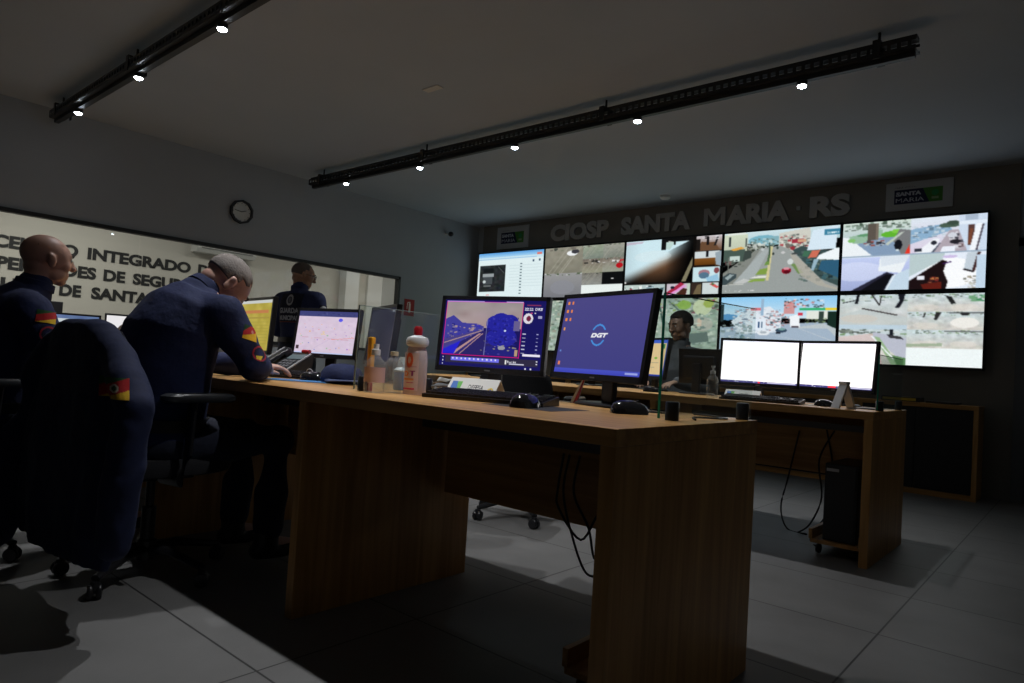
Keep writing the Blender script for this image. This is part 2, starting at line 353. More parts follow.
    i.rect(.72, .8, .82, 1, (52, 40, 34)); i.poly([(.74, 1), (.78, .84), (.82, .82), (.82, 1)], (110, 96, 70)); i.rect(.83, .8, .985, 1, (205, 216, 216)); i.line(.91, .82, .98, .89, .035, (210, 90, 90)); i.ell(.93, .83, .015, .015, (60, 110, 60))
def im_avenue(i):
    i.grad(0, 0, 1, .2, (205, 226, 232), (176, 206, 212)); i.ell(.36, .15, .13, .08, (120, 178, 196)); i.ell(.47, .17, .1, .07, (132, 176, 186)); i.scatter(.24, .12, .56, .3, 130, .025, [(150, 190, 200), (196, 214, 212), (110, 130, 126), (86, 108, 100), (214, 222, 214)], 12)
    i.grad(0, .03, .22, .32, (206, 216, 192), (190, 198, 178)); i.rect(.045, .06, .065, .22, (50, 58, 58)); i.rect(.2, .1, .215, .24, (90, 98, 92)); i.rect(.03, .0, .2, .04, (225, 232, 225)); i.scatter(.2, .2, .38, .4, 70, .03, [(90, 96, 86), (60, 70, 62), (180, 184, 170), (130, 136, 124), (200, 206, 200)], 2)
    i.poly([(.5, .06), (.76, 0), (.78, .42), (.6, .36), (.5, .26)], (206, 206, 196)); i.scatter(.5, .08, .8, .42, 150, .028, [(186, 186, 176), (220, 220, 212), (170, 60, 66), (96, 104, 100), (140, 150, 140), (60, 66, 64)], 3)
    i.poly([(0, 1), (0, .7), (.34, .28), (.52, .26), (.62, .36), (1, .88), (1, 1)], (152, 158, 156)); i.poly([(.0, .86), (.12, .86), (.34, .3), (.3, .3), (.0, .66)], (130, 134, 128)); i.poly([(.1, .84), (.3, .74), (.42, .3), (.37, .3)], (166, 174, 174))
    i.rect(0, .28, .2, .48, (72, 90, 82)); i.poly([(.06, .27), (.16, .235), (.2, .26), (.1, .3)], (222, 164, 70)); i.poly([(.2, .3), (.26, .32), (.26, .42), (.18, .48)], (60, 70, 66)); i.rect(.06, .38, .155, .47, (196, 212, 206)); i.rect(.02, .46, .08, .53, (120, 60, 66)); i.scatter(0, .44, .2, .56, 26, .03, [(46, 52, 52), (120, 126, 116), (84, 92, 84)], 7); i.rect(.045, .4, .055, .72, (110, 112, 106))
    i.poly([(.425, .26), (.45, .26), (.425, .8), (.40, .8)], (206, 198, 150)); i.poly([(.425, .27), (.432, .27), (.425, .54), (.395, .56)], (84, 112, 74)); i.poly([(.395, .5), (.425, .5), (.425, .55), (.38, .56)], (110, 146, 70)); i.poly([(.345, .62), (.41, .6), (.405, .7), (.3, .71)], (126, 156, 70)); i.poly([(.3, .73), (.405, .72), (.4, .755), (.25, .76)], (222, 224, 214)); i.poly([(.26, .775), (.395, .765), (.39, .81), (.24, .82)], (132, 162, 74)); i.rect(.415, .2, .425, .4, (60, 80, 70))
    i.poly([(.1, .84), (.2, .76), (.27, .79), (.2, .84)], (200, 202, 200), .8)
    i.poly([(.62, .34), (.7, .5), (.86, .8), (1, .92), (1, .4), (.8, .34), (.7, .28)], (58, 78, 78)); i.scatter(.66, .34, 1, .84, 90, .035, [(30, 46, 50), (84, 104, 100), (60, 96, 104), (104, 120, 110)], 8); i.poly([(.61, .56), (.64, .55), (.72, .7), (.68, .72)], (112, 140, 84)); i.poly([(.6, .4), (.65, .42), (.9, .88), (1, .95), (1, .98), (.84, .9), (.7, .75)], (176, 172, 160), .8)
    i.poly([(.78, .06), (.98, .0), (.97, .36), (.74, .36)], (214, 232, 244)); i.poly([(.84, .44), (.97, .35), (1, .35), (1, .53), (.82, .5)], (240, 247, 250)); i.poly([(.78, .37), (.85, .36), (.82, .47), (.75, .48)], (206, 110, 88)); i.poly([(.72, .36), (.78, .38), (.74, .46), (.7, .44)], (66, 110, 86)); i.poly([(.8, .5), (.84, .5), (.8, .68), (.78, .66)], (150, 180, 195)); i.poly([(.86, .53), (1, .53), (1, .8), (.84, .66)], (46, 92, 120)); i.rect(.875, .05, 1, .14, (60, 130, 160)); i.text('Leonardo', .9, .12, .09, .035, (225, 240, 245), .02); i.rect(.61, .17, .71, .23, (160, 50, 66)); i.rect(.66, .18, .73, .22, (205, 160, 130)); i.ell(.62, .31, .02, .03, (150, 50, 60)); i.ell(.58, .27, .02, .04, (120, 110, 104))
    i.ell(.575, .66, .042, .05, (150, 24, 44)); i.ell(.575, .625, .028, .022, (216, 150, 160)); i.ell(.58, .68, .03, .025, (90, 12, 26)); i.ell(.605, .52, .025, .045, (205, 212, 210)); i.ell(.455, .38, .012, .02, (50, 60, 58)); i.ell(.49, .29, .01, .02, (60, 76, 70)); i.ell(.54, .37, .018, .02, (200, 200, 200)); i.ell(.64, .4, .03, .015, (70, 76, 76)); i.ell(.36, .3, .015, .02, (190, 196, 196))
    i.poly([(.0, .72), (.06, .66), (.13, .68), (.13, .74), (.03, .86), (0, .86)], (60, 74, 78)); i.poly([(.02, .74), (.07, .68), (.11, .69), (.05, .78)], (150, 166, 168)); i.rect(0, .0, 1, .0, (0, 0, 0)); i.line(0, .86, .2, .85, .008, (215, 216, 210)); i.text('6 1Sensor_Benel1500', .03, .965, .27, .022, (232, 232, 232), .0)
def im_quad(i):
    i.grad(0, 0, .5, .5, (205, 220, 210), (176, 196, 214)); i.scatter(0, 0, .5, .12, 70, .03, [(60, 80, 66), (214, 222, 218), (120, 140, 126), (96, 110, 100)], 1); i.poly([(.1, .32), (.26, .24), (.5, .22), (.5, .5), (.25, .5), (.14, .42)], (132, 156, 184)); i.poly([(0, .2), (.05, .22), (.22, .48), (.2, .5), (0, .5)], (236, 242, 246)); i.poly([(.05, .2), (.3, .12), (.3, .22), (.16, .3), (.08, .3)], (150, 186, 160)); i.ell(.07, .26, .03, .03, (130, 190, 110)); i.ell(.16, .19, .05, .02, (96, 150, 110))
    i.rect(.19, .03, .25, .27, (92, 84, 76)); i.rect(.25, .03, .27, .27, (120, 110, 98)); i.ell(.36, .2, .07, .045, (96, 180, 50)); i.ell(.4, .16, .035, .03, (126, 200, 70)); i.poly([(.42, .13), (.5, .16), (.5, .5), (.44, .5), (.38, .3)], (120, 122, 124)); i.poly([(.43, .18), (.46, .17), (.34, .36), (.32, .34)], (190, 200, 190)); i.scatter(.16, .27, .32, .36, 40, .025, [(30, 34, 46), (150, 80, 70), (180, 190, 195), (70, 60, 60)], 3); i.ell(.415, .36, .028, .075, (18, 20, 28)); i.rect(.4, .42, .42, .45, (210, 225, 230)); i.poly([(.46, .5), (.495, .36), (.5, .5)], (230, 56, 40))
    i.grad(.5, 0, 1, .5, (220, 230, 240), (218, 208, 228)); i.poly([(.5, .16), (.74, .1), (.78, .2), (.5, .36)], (140, 176, 206)); i.scatter(.5, .1, .76, .3, 60, .025, [(96, 120, 140), (200, 214, 224), (150, 180, 200)], 14); i.poly([(.53, .5), (.66, .3), (.7, .31), (.66, .5)], (240, 244, 250)); i.poly([(.64, .5), (.7, .36), (.72, .38), (.69, .5)], (76, 84, 100)); i.rect(.53, .43, .58, .47, (50, 54, 66)); i.ell(.66, .36, .02, .03, (40, 44, 54)); i.ell(.76, .13, .07, .035, (72, 92, 78)); i.ell(.78, .1, .04, .03, (60, 76, 66)); i.poly([(.66, .5), (.76, .2), (.86, .2), (.9, .5)], (176, 166, 176)); i.scatter(.76, .2, .86, .46, 26, .03, [(60, 60, 70), (225, 225, 232), (110, 90, 94)], 5); i.ell(.8, .36, .035, .03, (36, 34, 40)); i.ell(.78, .27, .03, .035, (210, 214, 224)); i.poly([(.72, .42), (.8, .42), (.8, .5), (.7, .5)], (236, 240, 250))
    i.poly([(.82, 0), (1, 0), (1, .5), (.88, .5), (.82, .2)], (206, 220, 238)); i.rect(.88, .14, .92, .42, (88, 60, 56)); i.poly([(.89, .2), (.91, .2), (.9, .4), (.88, .4)], (120, 70, 50)); i.poly([(.93, .13), (.97, .13), (.95, .48), (.89, .5)], (242, 246, 252)); i.line(.975, .14, .935, .5, .012, (80, 74, 86)); i.rect(.82, .09, 1, .13, (226, 236, 248)); i.rect(.86, .0, .94, .08, (170, 186, 206))
    i.grad(0, .5, .5, 1, (196, 208, 244), (160, 172, 214)); i.ell(.12, .72, .2, .14, (224, 230, 252), .5); i.poly([(.29, .5), (.5, .5), (.44, .76), (.28, .72)], (236, 242, 246)); i.poly([(.29, .5), (.5, .5), (.49, .6), (.3, .66)], (206, 218, 232), .6); i.poly([(.08, 1), (.34, .74), (.4, .78), (.33, 1)], (40, 40, 58)); i.poly([(.15, 1), (.34, .77), (.39, .79), (.32, 1)], (16, 16, 22)); i.poly([(.38, .8), (.5, .7), (.5, 1), (.33, 1)], (196, 216, 232)); i.line(.4, .78, .34, 1, .012, (226, 236, 244)); i.rect(0, .5, .5, .52, (225, 236, 246))
    i.rect(.5, .5, 1, 1, (228, 236, 248)); i.ell(.78, .78, .18, .2, (250, 252, 255)); i.poly([(.5, .5), (.74, .5), (.72, .6), (.5, .82)], (186, 204, 206)); i.poly([(.5, .88), (.72, .6), (.75, .62), (.73, .76), (.76, .9), (.75, 1), (.5, 1)], (28, 16, 18)); i.rect(.555, .81, .605, .87, (236, 240, 250)); i.scatter(.61, .82, .7, .94, 26, .025, [(140, 50, 44), (70, 30, 30), (196, 120, 70)], 6); i.poly([(.58, .93), (.72, .9), (.72, 1), (.6, 1)], (96, 30, 22)); i.ell(.77, .56, .05, .02, (206, 190, 230)); i.line(.72, .66, .78, .63, .015, (60, 30, 90))
    i.poly([(.88, .52), (.96, .5), (.93, .76), (.86, .74)], (196, 208, 218)); i.line(.955, .52, .92, .78, .02, (66, 40, 40)); i.line(.86, .74, .925, .78, .02, (30, 26, 30)); i.rect(.94, .55, 1, 1, (196, 216, 234)); i.scatter(.86, .82, .94, 1, 30, .02, [(150, 140, 120), (200, 200, 190), (110, 110, 100)], 16); i.rect(.0, .495, 1, .505, (150, 170, 190))
def im_plaza(i):
    i.rect(0, 0, 1, 1, (150, 168, 154)); i.noise(0, 0, 1, 1, .06, .04, .15, 4); i.noise(0, 0, 1, 1, .03, .02, .15, 5); i.rect(.3, .0, .38, 1, (150, 172, 164)); i.line(.4, .1, .46, .5, .02, (60, 84, 76)); i.line(.5, .05, .8, .5, .015, (90, 110, 100)); i.scatter(.3, 0, 1, .3, 90, .03, [(70, 84, 72), (214, 220, 206), (140, 160, 90), (104, 114, 100), (130, 60, 80)], 5)
    i.ell(.66, .12, .07, .08, (140, 180, 70), .8); i.ell(.84, .16, .09, .14, (214, 222, 180), .8); i.ell(.9, .1, .05, .07, (150, 170, 60), .7); i.ell(.6, .34, .14, .12, (190, 204, 196), .7); i.ell(.85, .45, .1, .12, (190, 180, 170), .6); i.rect(.8, .36, .84, .5, (214, 190, 170)); i.scatter(.5, .25, 1, .8, 80, .035, [(90, 110, 100), (206, 216, 200), (176, 186, 170), (110, 130, 124)], 21)
    i.line(.35, .95, .95, .6, .04, (214, 222, 208), .7); i.poly([(.7, .62), (.9, .58), (.92, .74), (.74, .78)], (100, 116, 110)); i.scatter(0, 0, .4, 1, 90, .04, [(84, 98, 90), (206, 210, 196), (150, 150, 134), (180, 196, 190)], 9)
def im_corner(i):
    i.grad(0, 0, 1, .35, (140, 200, 240), (206, 228, 240)); i.ell(.07, .33, .1, .05, (90, 150, 200)); i.poly([(0, 1), (0, .5), (.3, .46), (.9, .4), (1, .46), (1, 1)], (162, 180, 198)); i.poly([(.1, .4), (.25, .2), (.45, .16), (.55, .3), (.55, .56), (.2, .6)], (222, 230, 238)); i.scatter(.1, .2, .58, .56, 260, .022, [(232, 238, 244), (150, 170, 190), (110, 124, 144), (206, 218, 228), (180, 196, 210), (176, 130, 130)], 6, .9)
    i.rect(.37, .04, .395, .3, (150, 180, 206)); i.rect(.28, .18, .37, .22, (214, 120, 130)); i.rect(.57, .08, .66, .28, (206, 150, 150)); i.scatter(.56, .04, .9, .2, 90, .022, [(214, 120, 120), (225, 230, 234), (70, 90, 96), (160, 180, 190), (50, 60, 60)], 7); i.rect(.7, .19, .92, .225, (50, 176, 110)); i.rect(.91, .185, 1, .225, (236, 208, 40)); i.rect(.76, .23, .93, .36, (226, 230, 222)); i.rect(.86, .24, .9, .42, (50, 66, 60)); i.rect(.93, .24, 1, .5, (22, 44, 36)); i.scatter(.74, .34, .92, .42, 34, .02, [(180, 195, 170), (50, 66, 50), (110, 130, 90)], 8); i.poly([(.62, .32), (.7, .28), (.71, .48), (.63, .48)], (240, 244, 248)); i.rect(.64, .46, .7, .49, (80, 70, 80)); i.rect(.69, .26, .73, .3, (206, 60, 80)); i.scatter(.43, .26, .62, .44, 50, .02, [(120, 140, 150), (206, 218, 226), (70, 90, 100), (206, 140, 140)], 31); i.rect(.3, .36, .42, .54, (226, 236, 246)); i.rect(.35, .4, .365, .5, (50, 80, 120)); i.rect(.38, .4, .39, .5, (60, 90, 120))
    i.poly([(.7, .5), (.93, .5), (1, .62), (1, .5), (.9, .42), (.7, .48)], (186, 196, 200)); i.ell(.555, .535, .05, .035, (56, 76, 96)); i.ell(.56, .515, .03, .02, (120, 160, 160)); i.rect(.51, .56, .55, .59, (30, 34, 44)); i.ell(.4, .58, .055, .04, (226, 232, 236)); i.ell(.4, .57, .03, .02, (170, 180, 188)); i.ell(.2, .68, .035, .11, (176, 196, 208)); i.ell(.21, .66, .02, .05, (100, 130, 140)); i.scatter(0, .44, .3, .84, 90, .03, [(176, 194, 206), (110, 130, 136), (206, 216, 222), (140, 156, 156)], 9)
    i.line(.8, .7, .96, .95, .025, (226, 216, 180)); i.line(.82, .72, .95, .92, .01, (176, 160, 110)); i.line(.62, .68, .74, .98, .007, (206, 216, 220)); i.line(.45, .6, 1, .78, .005, (186, 196, 206)); i.line(.7, .5, 1, .7, .006, (196, 204, 210)); i.rect(.0, .12, .03, .4, (40, 56, 60))
def park(i, seed=0):
    i.grad(0, 0, 1, 1, (196, 212, 216), (206, 202, 194)); i.noise(0, 0, 1, 1, .04, .14, .12, seed); i.noise(0, 0, 1, 1, .015, .04, .12, seed + 3); i.scatter(0, 0, 1, .2, 50, .07, [(120, 150, 110), (90, 104, 96), (214, 230, 234), (206, 214, 210)], seed, .6)
    i.ell(.5, .75, .34, .16, (226, 218, 208), .5)
def im_park(i):
    i.sub(0, 0, .5, .5, park, 1); i.poly([(0, .3), (.2, .2), (.5, .33), (.5, .5), (0, .5)], (190, 200, 200), .7); i.ell(.15, .35, .14, .06, (206, 200, 190), .7); i.line(.17, .2, .43, .3, .018, (70, 66, 66)); i.poly([(.13, 0), (.15, 0), (.14, .13), (.115, .13)], (24, 26, 32)); i.line(.02, .12, .13, .08, .012, (40, 44, 46)); i.line(.24, 0, .3, .16, .012, (60, 60, 60)); i.line(.3, .16, .31, .02, .01, (60, 60, 60)); i.poly([(.43, 0), (.48, 0), (.47, .1), (.44, .2), (.41, .19), (.44, .1)], (24, 26, 34)); i.rect(0, .44, .5, .5, (186, 214, 236), .6)
    i.sub(0, .5, .5, 1, park, 12); i.poly([(.0, .62), (.26, .56), (.34, 1), (0, 1)], (216, 190, 186), .7); i.poly([(.26, .54), (.5, .62), (.5, .98), (.26, .6)], (186, 190, 204)); i.poly([(.27, .6), (.31, .62), (.45, 1), (.4, 1)], (150, 180, 140)); i.line(.25, .6, .46, 1, .012, (236, 244, 244)); i.poly([(.4, .86), (.5, .9), (.5, 1), (.44, 1)], (90, 130, 86)); i.poly([(.36, .57), (.46, .6), (.48, .64), (.38, .62)], (56, 56, 60)); i.rect(.38, .5, .405, .58, (24, 28, 36)); i.scatter(.0, .5, .2, .56, 20, .05, [(60, 66, 60), (130, 140, 130)], 4, .4)
    for k, (x, y) in enumerate(((.5, 0), (.75, 0), (.5, .25), (.75, .25), (.5, .5), (.75, .5))): i.sub(x, y, x + .25, y + .25, park, 20 + k)
    i.ell(.88, .4, .09, .07, (238, 236, 230)); i.poly([(.75, .03), (.79, .05), (.82, .14), (.79, .15)], (34, 36, 36)); i.scatter(.9, .0, 1, .12, 26, .03, [(60, 130, 90), (110, 160, 120)], 6); i.line(.62, .27, .61, .33, .012, (50, 50, 50)); i.poly([(.69, .26), (.73, .26), (.7, .37), (.68, .36)], (44, 44, 44)); i.ell(.88, .28, .03, .025, (40, 40, 42)); i.rect(.78, .26, 1, .275, (60, 60, 60), .7); i.rect(.75, .51, 1, .53, (84, 84, 84), .7); i.poly([(.5, .7), (.74, .68), (.74, .72), (.5, .74)], (150, 170, 140), .8)
    i.rect(.5, .75, 1, 1, (240, 248, 248)); i.line(0, .5, .5, .5, .008, (90, 170, 230)); i.line(.5, .75, 1, .75, .005, (200, 220, 220))
def im_defesa(i):
    i.rect(0, 0, 1, 1, (22, 20, 92)); i.grad(.02, .04, .78, .42, (150, 140, 140), (168, 148, 150)); i.noise(.02, .04, .78, .4, .02, .1)
    i.poly([(.02, .3), (.1, .24), (.2, .35), (.35, .36), (.42, .4), (.42, .56), (.02, .76)], (62, 60, 150)); i.scatter(.03, .36, .42, .6, 70, .025, [(175, 150, 140), (46, 44, 170), (120, 110, 150), (30, 30, 120)], 3)
    i.poly([(.02, .78), (.4, .46), (.52, .46), (.6, .82), (.02, .82)], (40, 34, 100)); i.poly([(.1, .82), (.38, .5), (.42, .5), (.2, .82)], (180, 140, 140)); i.poly([(.14, .82), (.4, .5), (.41, .5), (.19, .82)], (46, 40, 110)); i.poly([(.02, .6), (.38, .45), (.4, .47), (.02, .72)], (70, 62, 130)); i.poly([(.02, .76), (.2, .62), (.14, .82), (.02, .82)], (36, 34, 200))
    i.line(.03, .66, .4, .46, .012, (170, 140, 140))
    for cx, cy, rx, ry in ((.6, .4, .13, .17), (.52, .35, .08, .12), (.66, .32, .09, .11), (.58, .27, .08, .08), (.6, .55, .15, .14)): i.ell(cx, cy, rx, ry, (34, 34, 150))
    i.scatter(.45, .25, .75, .65, 120, .02, [(40, 42, 170), (26, 26, 120), (60, 60, 170)], 5); i.rect(.46, .68, .75, .82, (34, 32, 120)); i.scatter(.4, .55, .77, .8, 40, .022, [(70, 62, 150), (150, 140, 120), (28, 26, 110)], 8); i.ell(.61, .7, .035, .03, (150, 150, 160)); i.ell(.63, .45, .01, .015, (200, 210, 235)); i.line(.45, .3, .445, .82, .006, (110, 110, 170)); i.rect(.71, .3, .77, .45, (100, 92, 140)); i.rect(.74, .72, .77, .81, (180, 150, 120))
    i.rect(.02, .02, .4, .035, (180, 170, 235)); i.rect(.62, .02, .78, .035, (215, 200, 235)); i.line(.02, .035, .785, .035, .01, (205, 60, 190)); i.line(.02, .04, .02, .83, .007, (225, 30, 130)); i.line(.785, .03, .785, .84, .007, (225, 30, 130)); i.line(.02, .83, .785, .83, .012, (230, 30, 120))
    i.rect(.06, .85, .97, .95, (46, 42, 66)); i.rect(.12, .86, .6, .92, (110, 110, 230))
    for k in range(11): i.rect(.13 + k * .043, .87, .145 + k * .043, .895, (220, 220, 250))
    i.rect(.66, .87, .675, .93, (230, 230, 230)); i.text('Rec list', .68, .91, .09, .03, (220, 220, 230)); i.rect(.7, .92, .84, .935, (200, 200, 220))
    for x, y in ((.03, .86), (.03, .91), (.03, .96), (.85, .97), (.9, .97), (.95, .86), (.95, .9)): i.rect(x, y, x + .012, y + .02, (210, 210, 230))
    i.ell(.84, .26, .045, .075, (220, 215, 225)); i.ell(.845, .26, .022, .04, (110, 30, 60)); i.text('22:22_DRT', .8, .14, .17, .035, (220, 220, 240)); i.scatter(.84, .17, .92, .2, 6, .015, [(220, 80, 140), (230, 230, 240)], 3); i.rect(.82, .06, .95, .075, (130, 50, 90))
    for k in range(6): i.rect(.8, .48 + k * .055, .83, .492 + k * .055, (190, 190, 220)); i.rect(.93, .48 + k * .055, .95, .492 + k * .055, (150, 150, 200))
    i.rect(.82, .77, .98, .8, (235, 230, 245)); i.rect(.93, .22, .97, .26, (160, 160, 200))
def im_dgt(i):
    i.grad(0, 0, 1, 1, (74, 70, 130), (62, 62, 128)); i.ring(.475, .5, .08, .62, .007, (70, 140, 215), .04); i.text('DGT', .39, .53, .18, .055, (235, 235, 240), .05, .02)
    for k in range(3):
        i.rect(.03, .05 + k * .11, .055, .09 + k * .11, (235, 140, 60)); i.rect(.085, .05 + k * .11, .105, .09 + k * .11, (225, 130, 70))
    i.rect(.03, .4, .05, .44, (220, 150, 80)); i.rect(.035, .85, .06, .9, (225, 130, 90)); i.rect(.03, .7, .05, .72, (100, 130, 200)); i.grad(0, .94, 1, 1, (70, 80, 190), (60, 66, 175)); i.rect(.84, .955, .97, .98, (150, 160, 220))
def im_map(i):
    i.rect(0, 0, 1, 1, (214, 196, 216)); i.rect(0, 0, 1, .13, (62, 66, 120)); i.scatter(.02, .03, .98, .1, 24, .03, [(90, 96, 150), (46, 50, 100)], 1, .6); i.noise(0, .13, 1, 1, .012, .05)
    i.scatter(.05, .3, .95, .92, 50, .02, [(170, 130, 200), (225, 150, 150), (150, 190, 150), (120, 130, 200), (235, 170, 90)], 3); i.line(.1, .62, .95, .66, .006, (205, 150, 170)); i.line(.6, .66, .98, .6, .01, (230, 140, 130)); i.line(.3, .9, .7, .55, .005, (190, 170, 205)); i.ell(.72, .2, .035, .04, (90, 90, 230)); i.scatter(.4, .44, .55, .55, 10, .03, [(235, 205, 120), (220, 190, 205)], 8); i.rect(.02, .82, .07, .9, (70, 50, 60)); i.rect(0, .97, 1, 1, (190, 200, 235))
def im_yellow(i):
    i.rect(0, 0, 1, 1, (176, 160, 66)); i.noise(0, 0, 1, 1, .03, .1, .1, 3); i.rect(0, 0, 1, .06, (196, 200, 196)); i.rect(0, .2, .9, .27, (186, 120, 72)); i.rect(.05, .34, .95, .37, (160, 140, 60))
    for k in range(8): i.rect(.08, .44 + k * .06, .95, .452 + k * .06, (158, 146, 58))
def im_sheet(i, seed=0, right=False):
    i.rect(0, 0, 1, 1, (255, 250, 250)); i.rect(0, .95, 1, 1, (62, 58, 110)); i.scatter(.02, .955, .6, .985, 30, .012, [(230, 230, 240), (120, 120, 170)], 2)
    i.rect(.5 if not right else .42, .95, .53, .985, (220, 50, 60)); i.rect(.62, .96, .98, .98, (190, 190, 210)); i.rect(.45, .24, .56, .255, (200, 200, 220)) if not right else i.rect(.05, .04, .4, .05, (225, 222, 235))
    i.rect(0, 0, 1, .02, (225, 222, 240))
def im_far(i, seed=0):
    i.rect(0, 0, 1, 1, (188, 196, 200)); i.rect(0, 0, 1, .12, (90, 110, 150)); i.rect(0, .4, .9, .46, (60, 100, 140)); i.noise(0, 0, 1, 1, .02, .1)
def im_call(i):
    i.rect(0, 0, 1, 1, (232, 230, 232)); i.ell(.4, .7, .26, .5, (70, 60, 52)); i.rect(.5, .2, .55, 1, (205, 205, 205)); i.rect(.78, 0, 1, 1, (110, 105, 95)); i.rect(.9, .6, 1, 1, (220, 215, 210))
def im_form(i):
    i.rect(0, 0, 1, 1, (214, 190, 140)); i.grad(0, 0, 1, .1, (60, 90, 190), (70, 100, 190)); i.rect(0, 0, .04, 1, (50, 70, 150)); i.rect(.96, 0, 1, 1, (50, 70, 150)); i.rect(0, .95, 1, 1, (40, 60, 150)); i.rect(.2, .2, .36, .45, (80, 66, 80)); i.rect(.12, .62, .8, .64, (170, 160, 130)); i.rect(.12, .75, .7, .77, (170, 160, 130)); i.ell(.7, .5, .05, .03, (120, 170, 70)); i.rect(.85, .12, .92, .25, (60, 130, 80))
def im_dark(i): i.grad(0, 0, 1, 1, (24, 26, 46), (14, 15, 30)); i.rect(.86, .04, .96, .09, (130, 130, 140))
def im_blue(i): i.rect(0, 0, 1, 1, (20, 34, 62)); i.rect(0, 0, 1, .2, (150, 215, 210)); i.rect(0, .2, 1, .28, (40, 160, 90))

# ------------------------------------------------------------------ the room
H = 2.87; XL = -6.9; YT = 7.1
def slab(name, m, *b): o = MB().box(*b).build(name, m); return struct(o)
# floor tiles 59 cm
fm = bpy.data.materials.new('grey_porcelain_tiles'); fm.use_nodes = True; nt = fm.node_tree; b = nt.nodes['Principled BSDF']
tc = nt.nodes.new('ShaderNodeTexCoord'); mp = nt.nodes.new('ShaderNodeMapping'); mp.inputs['Location'].default_value = (.57, -1.02, 0)
br = nt.nodes.new('ShaderNodeTexBrick'); br.offset = 0; br.inputs['Scale'].default_value = 1; br.inputs['Brick Width'].default_value = 1.178; br.inputs['Row Height'].default_value = .589
br.inputs['Mortar Size'].default_value = .0035; br.inputs['Mortar Smooth'].default_value = .1
br.inputs['Color1'].default_value = (.215, .213, .208, 1); br.inputs['Color2'].default_value = (.195, .193, .19, 1); br.inputs['Mortar'].default_value = (.04, .04, .04, 1)
nz = nt.nodes.new('ShaderNodeTexNoise'); nz.inputs['Scale'].default_value = 3; nz.inputs['Detail'].default_value = 7
mx = nt.nodes.new('ShaderNodeMix'); mx.data_type = 'RGBA'; mx.blend_type = 'MULTIPLY'; mx.inputs['Factor'].default_value = .45
L = nt.links.new; L(tc.outputs['Object'], mp.inputs['Vector']); L(mp.outputs[0], br.inputs['Vector']); L(tc.outputs['Object'], nz.inputs['Vector'])
L(br.outputs['Color'], mx.inputs['A']); L(nz.outputs['Fac'], mx.inputs['B']); L(mx.outputs['Result'], b.inputs['Base Color']); b.inputs['Roughness'].default_value = .5
slab('floor', fm, -11.2, 2.2, -3., 8.6, -.1, 0)
CEIL = mat('ceiling_paint', (.42, .465, .51), .9, noise_amt=.05, scale=2)
WALLG = mat('grey_wall_paint', (.34, .36, .38), .85, noise_amt=.05, scale=3)
PANEL = mat('taupe_wall_panel', (.20, .185, .16), .7, noise_amt=.1, scale=5)
slab('ceiling', CEIL, XL - .1, 2.2, -3., YT + .1, H, H + .1)
slab('wall_back', WALLG, XL - .1, 2.2, YT, YT + .1, 0, H)
PAN = slab('wall_panelling', PANEL, -6.78, -.5, YT - .02, YT - .001, .0, H - .001)
slab('wall_right', mat('bounce_wall_tone', (.45, .44, .42), .85, noise_amt=.04, scale=3), 1.3, 1.4, -3., YT + .1, 0, H)  # out of view; set close and toned to bounce light onto the desk ends
slab('wall_front', mat('low_bounce_wall_tone', (.12, .12, .12), .85, noise_amt=.04, scale=3), -11.2, 2.2, -3.1, -3., 0, 3.1)  # out of view; tone kept dark to lower the ambient bounce
# left wall with the long interior window
zw0, zw1, yw0, yw1 = .95, 1.945, -1.4, 5.68
o = MB(); o.box(XL - .1, XL, -3, YT, 0, zw0); o.box(XL - .1, XL, -3, YT, zw1, H); o.box(XL - .1, XL, yw1, YT, zw0, zw1); o.box(XL - .1, XL, -3, yw0, zw0, zw1)
struct(o.build('wall_left', WALLG))
wf = MB(); fr = .035
wf.box(XL - .06, XL + .015, yw0, yw1, zw1 - fr, zw1); wf.box(XL - .06, XL + .015, yw0, yw1, zw0, zw0 + fr); wf.box(XL - .06, XL + .015, yw1 - fr, yw1, zw0, zw1); wf.box(XL - .06, XL + .015, yw0, yw0 + fr, zw0, zw1)
win = struct(wf.build('window_1', mat('black_window_frame', (.01, .01, .01), .5, noise_amt=.1)))
pg = MB()
for a, bb in ((yw0 + fr, .55), (.555, 2.5), (2.505, 4.1), (4.105, yw1 - fr)): pg.box(XL - .03, XL - .022, a, bb, zw0 + fr, zw1 - fr)
pg.build('window_pane', WGLASS, win)
# the lit room behind the window
BACKW = mat('cream_wall_paint', (.66, .63, .56), .9, noise_amt=.04, scale=2)
XB = -10.2
slab('wall_beyond_window', BACKW, XB - .1, XB, -3, 8.6, 0, 3.1); slab('wall_beyond_window_end', BACKW, XB, XL, 8.5, 8.6, 0, 3.1)
slab('ceiling_beyond_window', CEIL, XB, XL - .1, -3, 8.6, 2.95, 3.1)
o = MB().box(XB, XB + .2, 7.02, 7.3, 0, 2.95); struct(o.build('wall_column', mat('white_paint', (.8, .79, .76), .8, noise_amt=.03)))
o = MB().use(mat('white_paint')).box(XB, XB + .06, 7.6, 8.48, 0, 2.7); o.use(mat('pale_grey_paint', (.5, .5, .48), .8, noise_amt=.03)).box(XB + .06, XB + .07, 7.93, 8.4, 1.6, 2.42)
struct(o.build('door_2'))
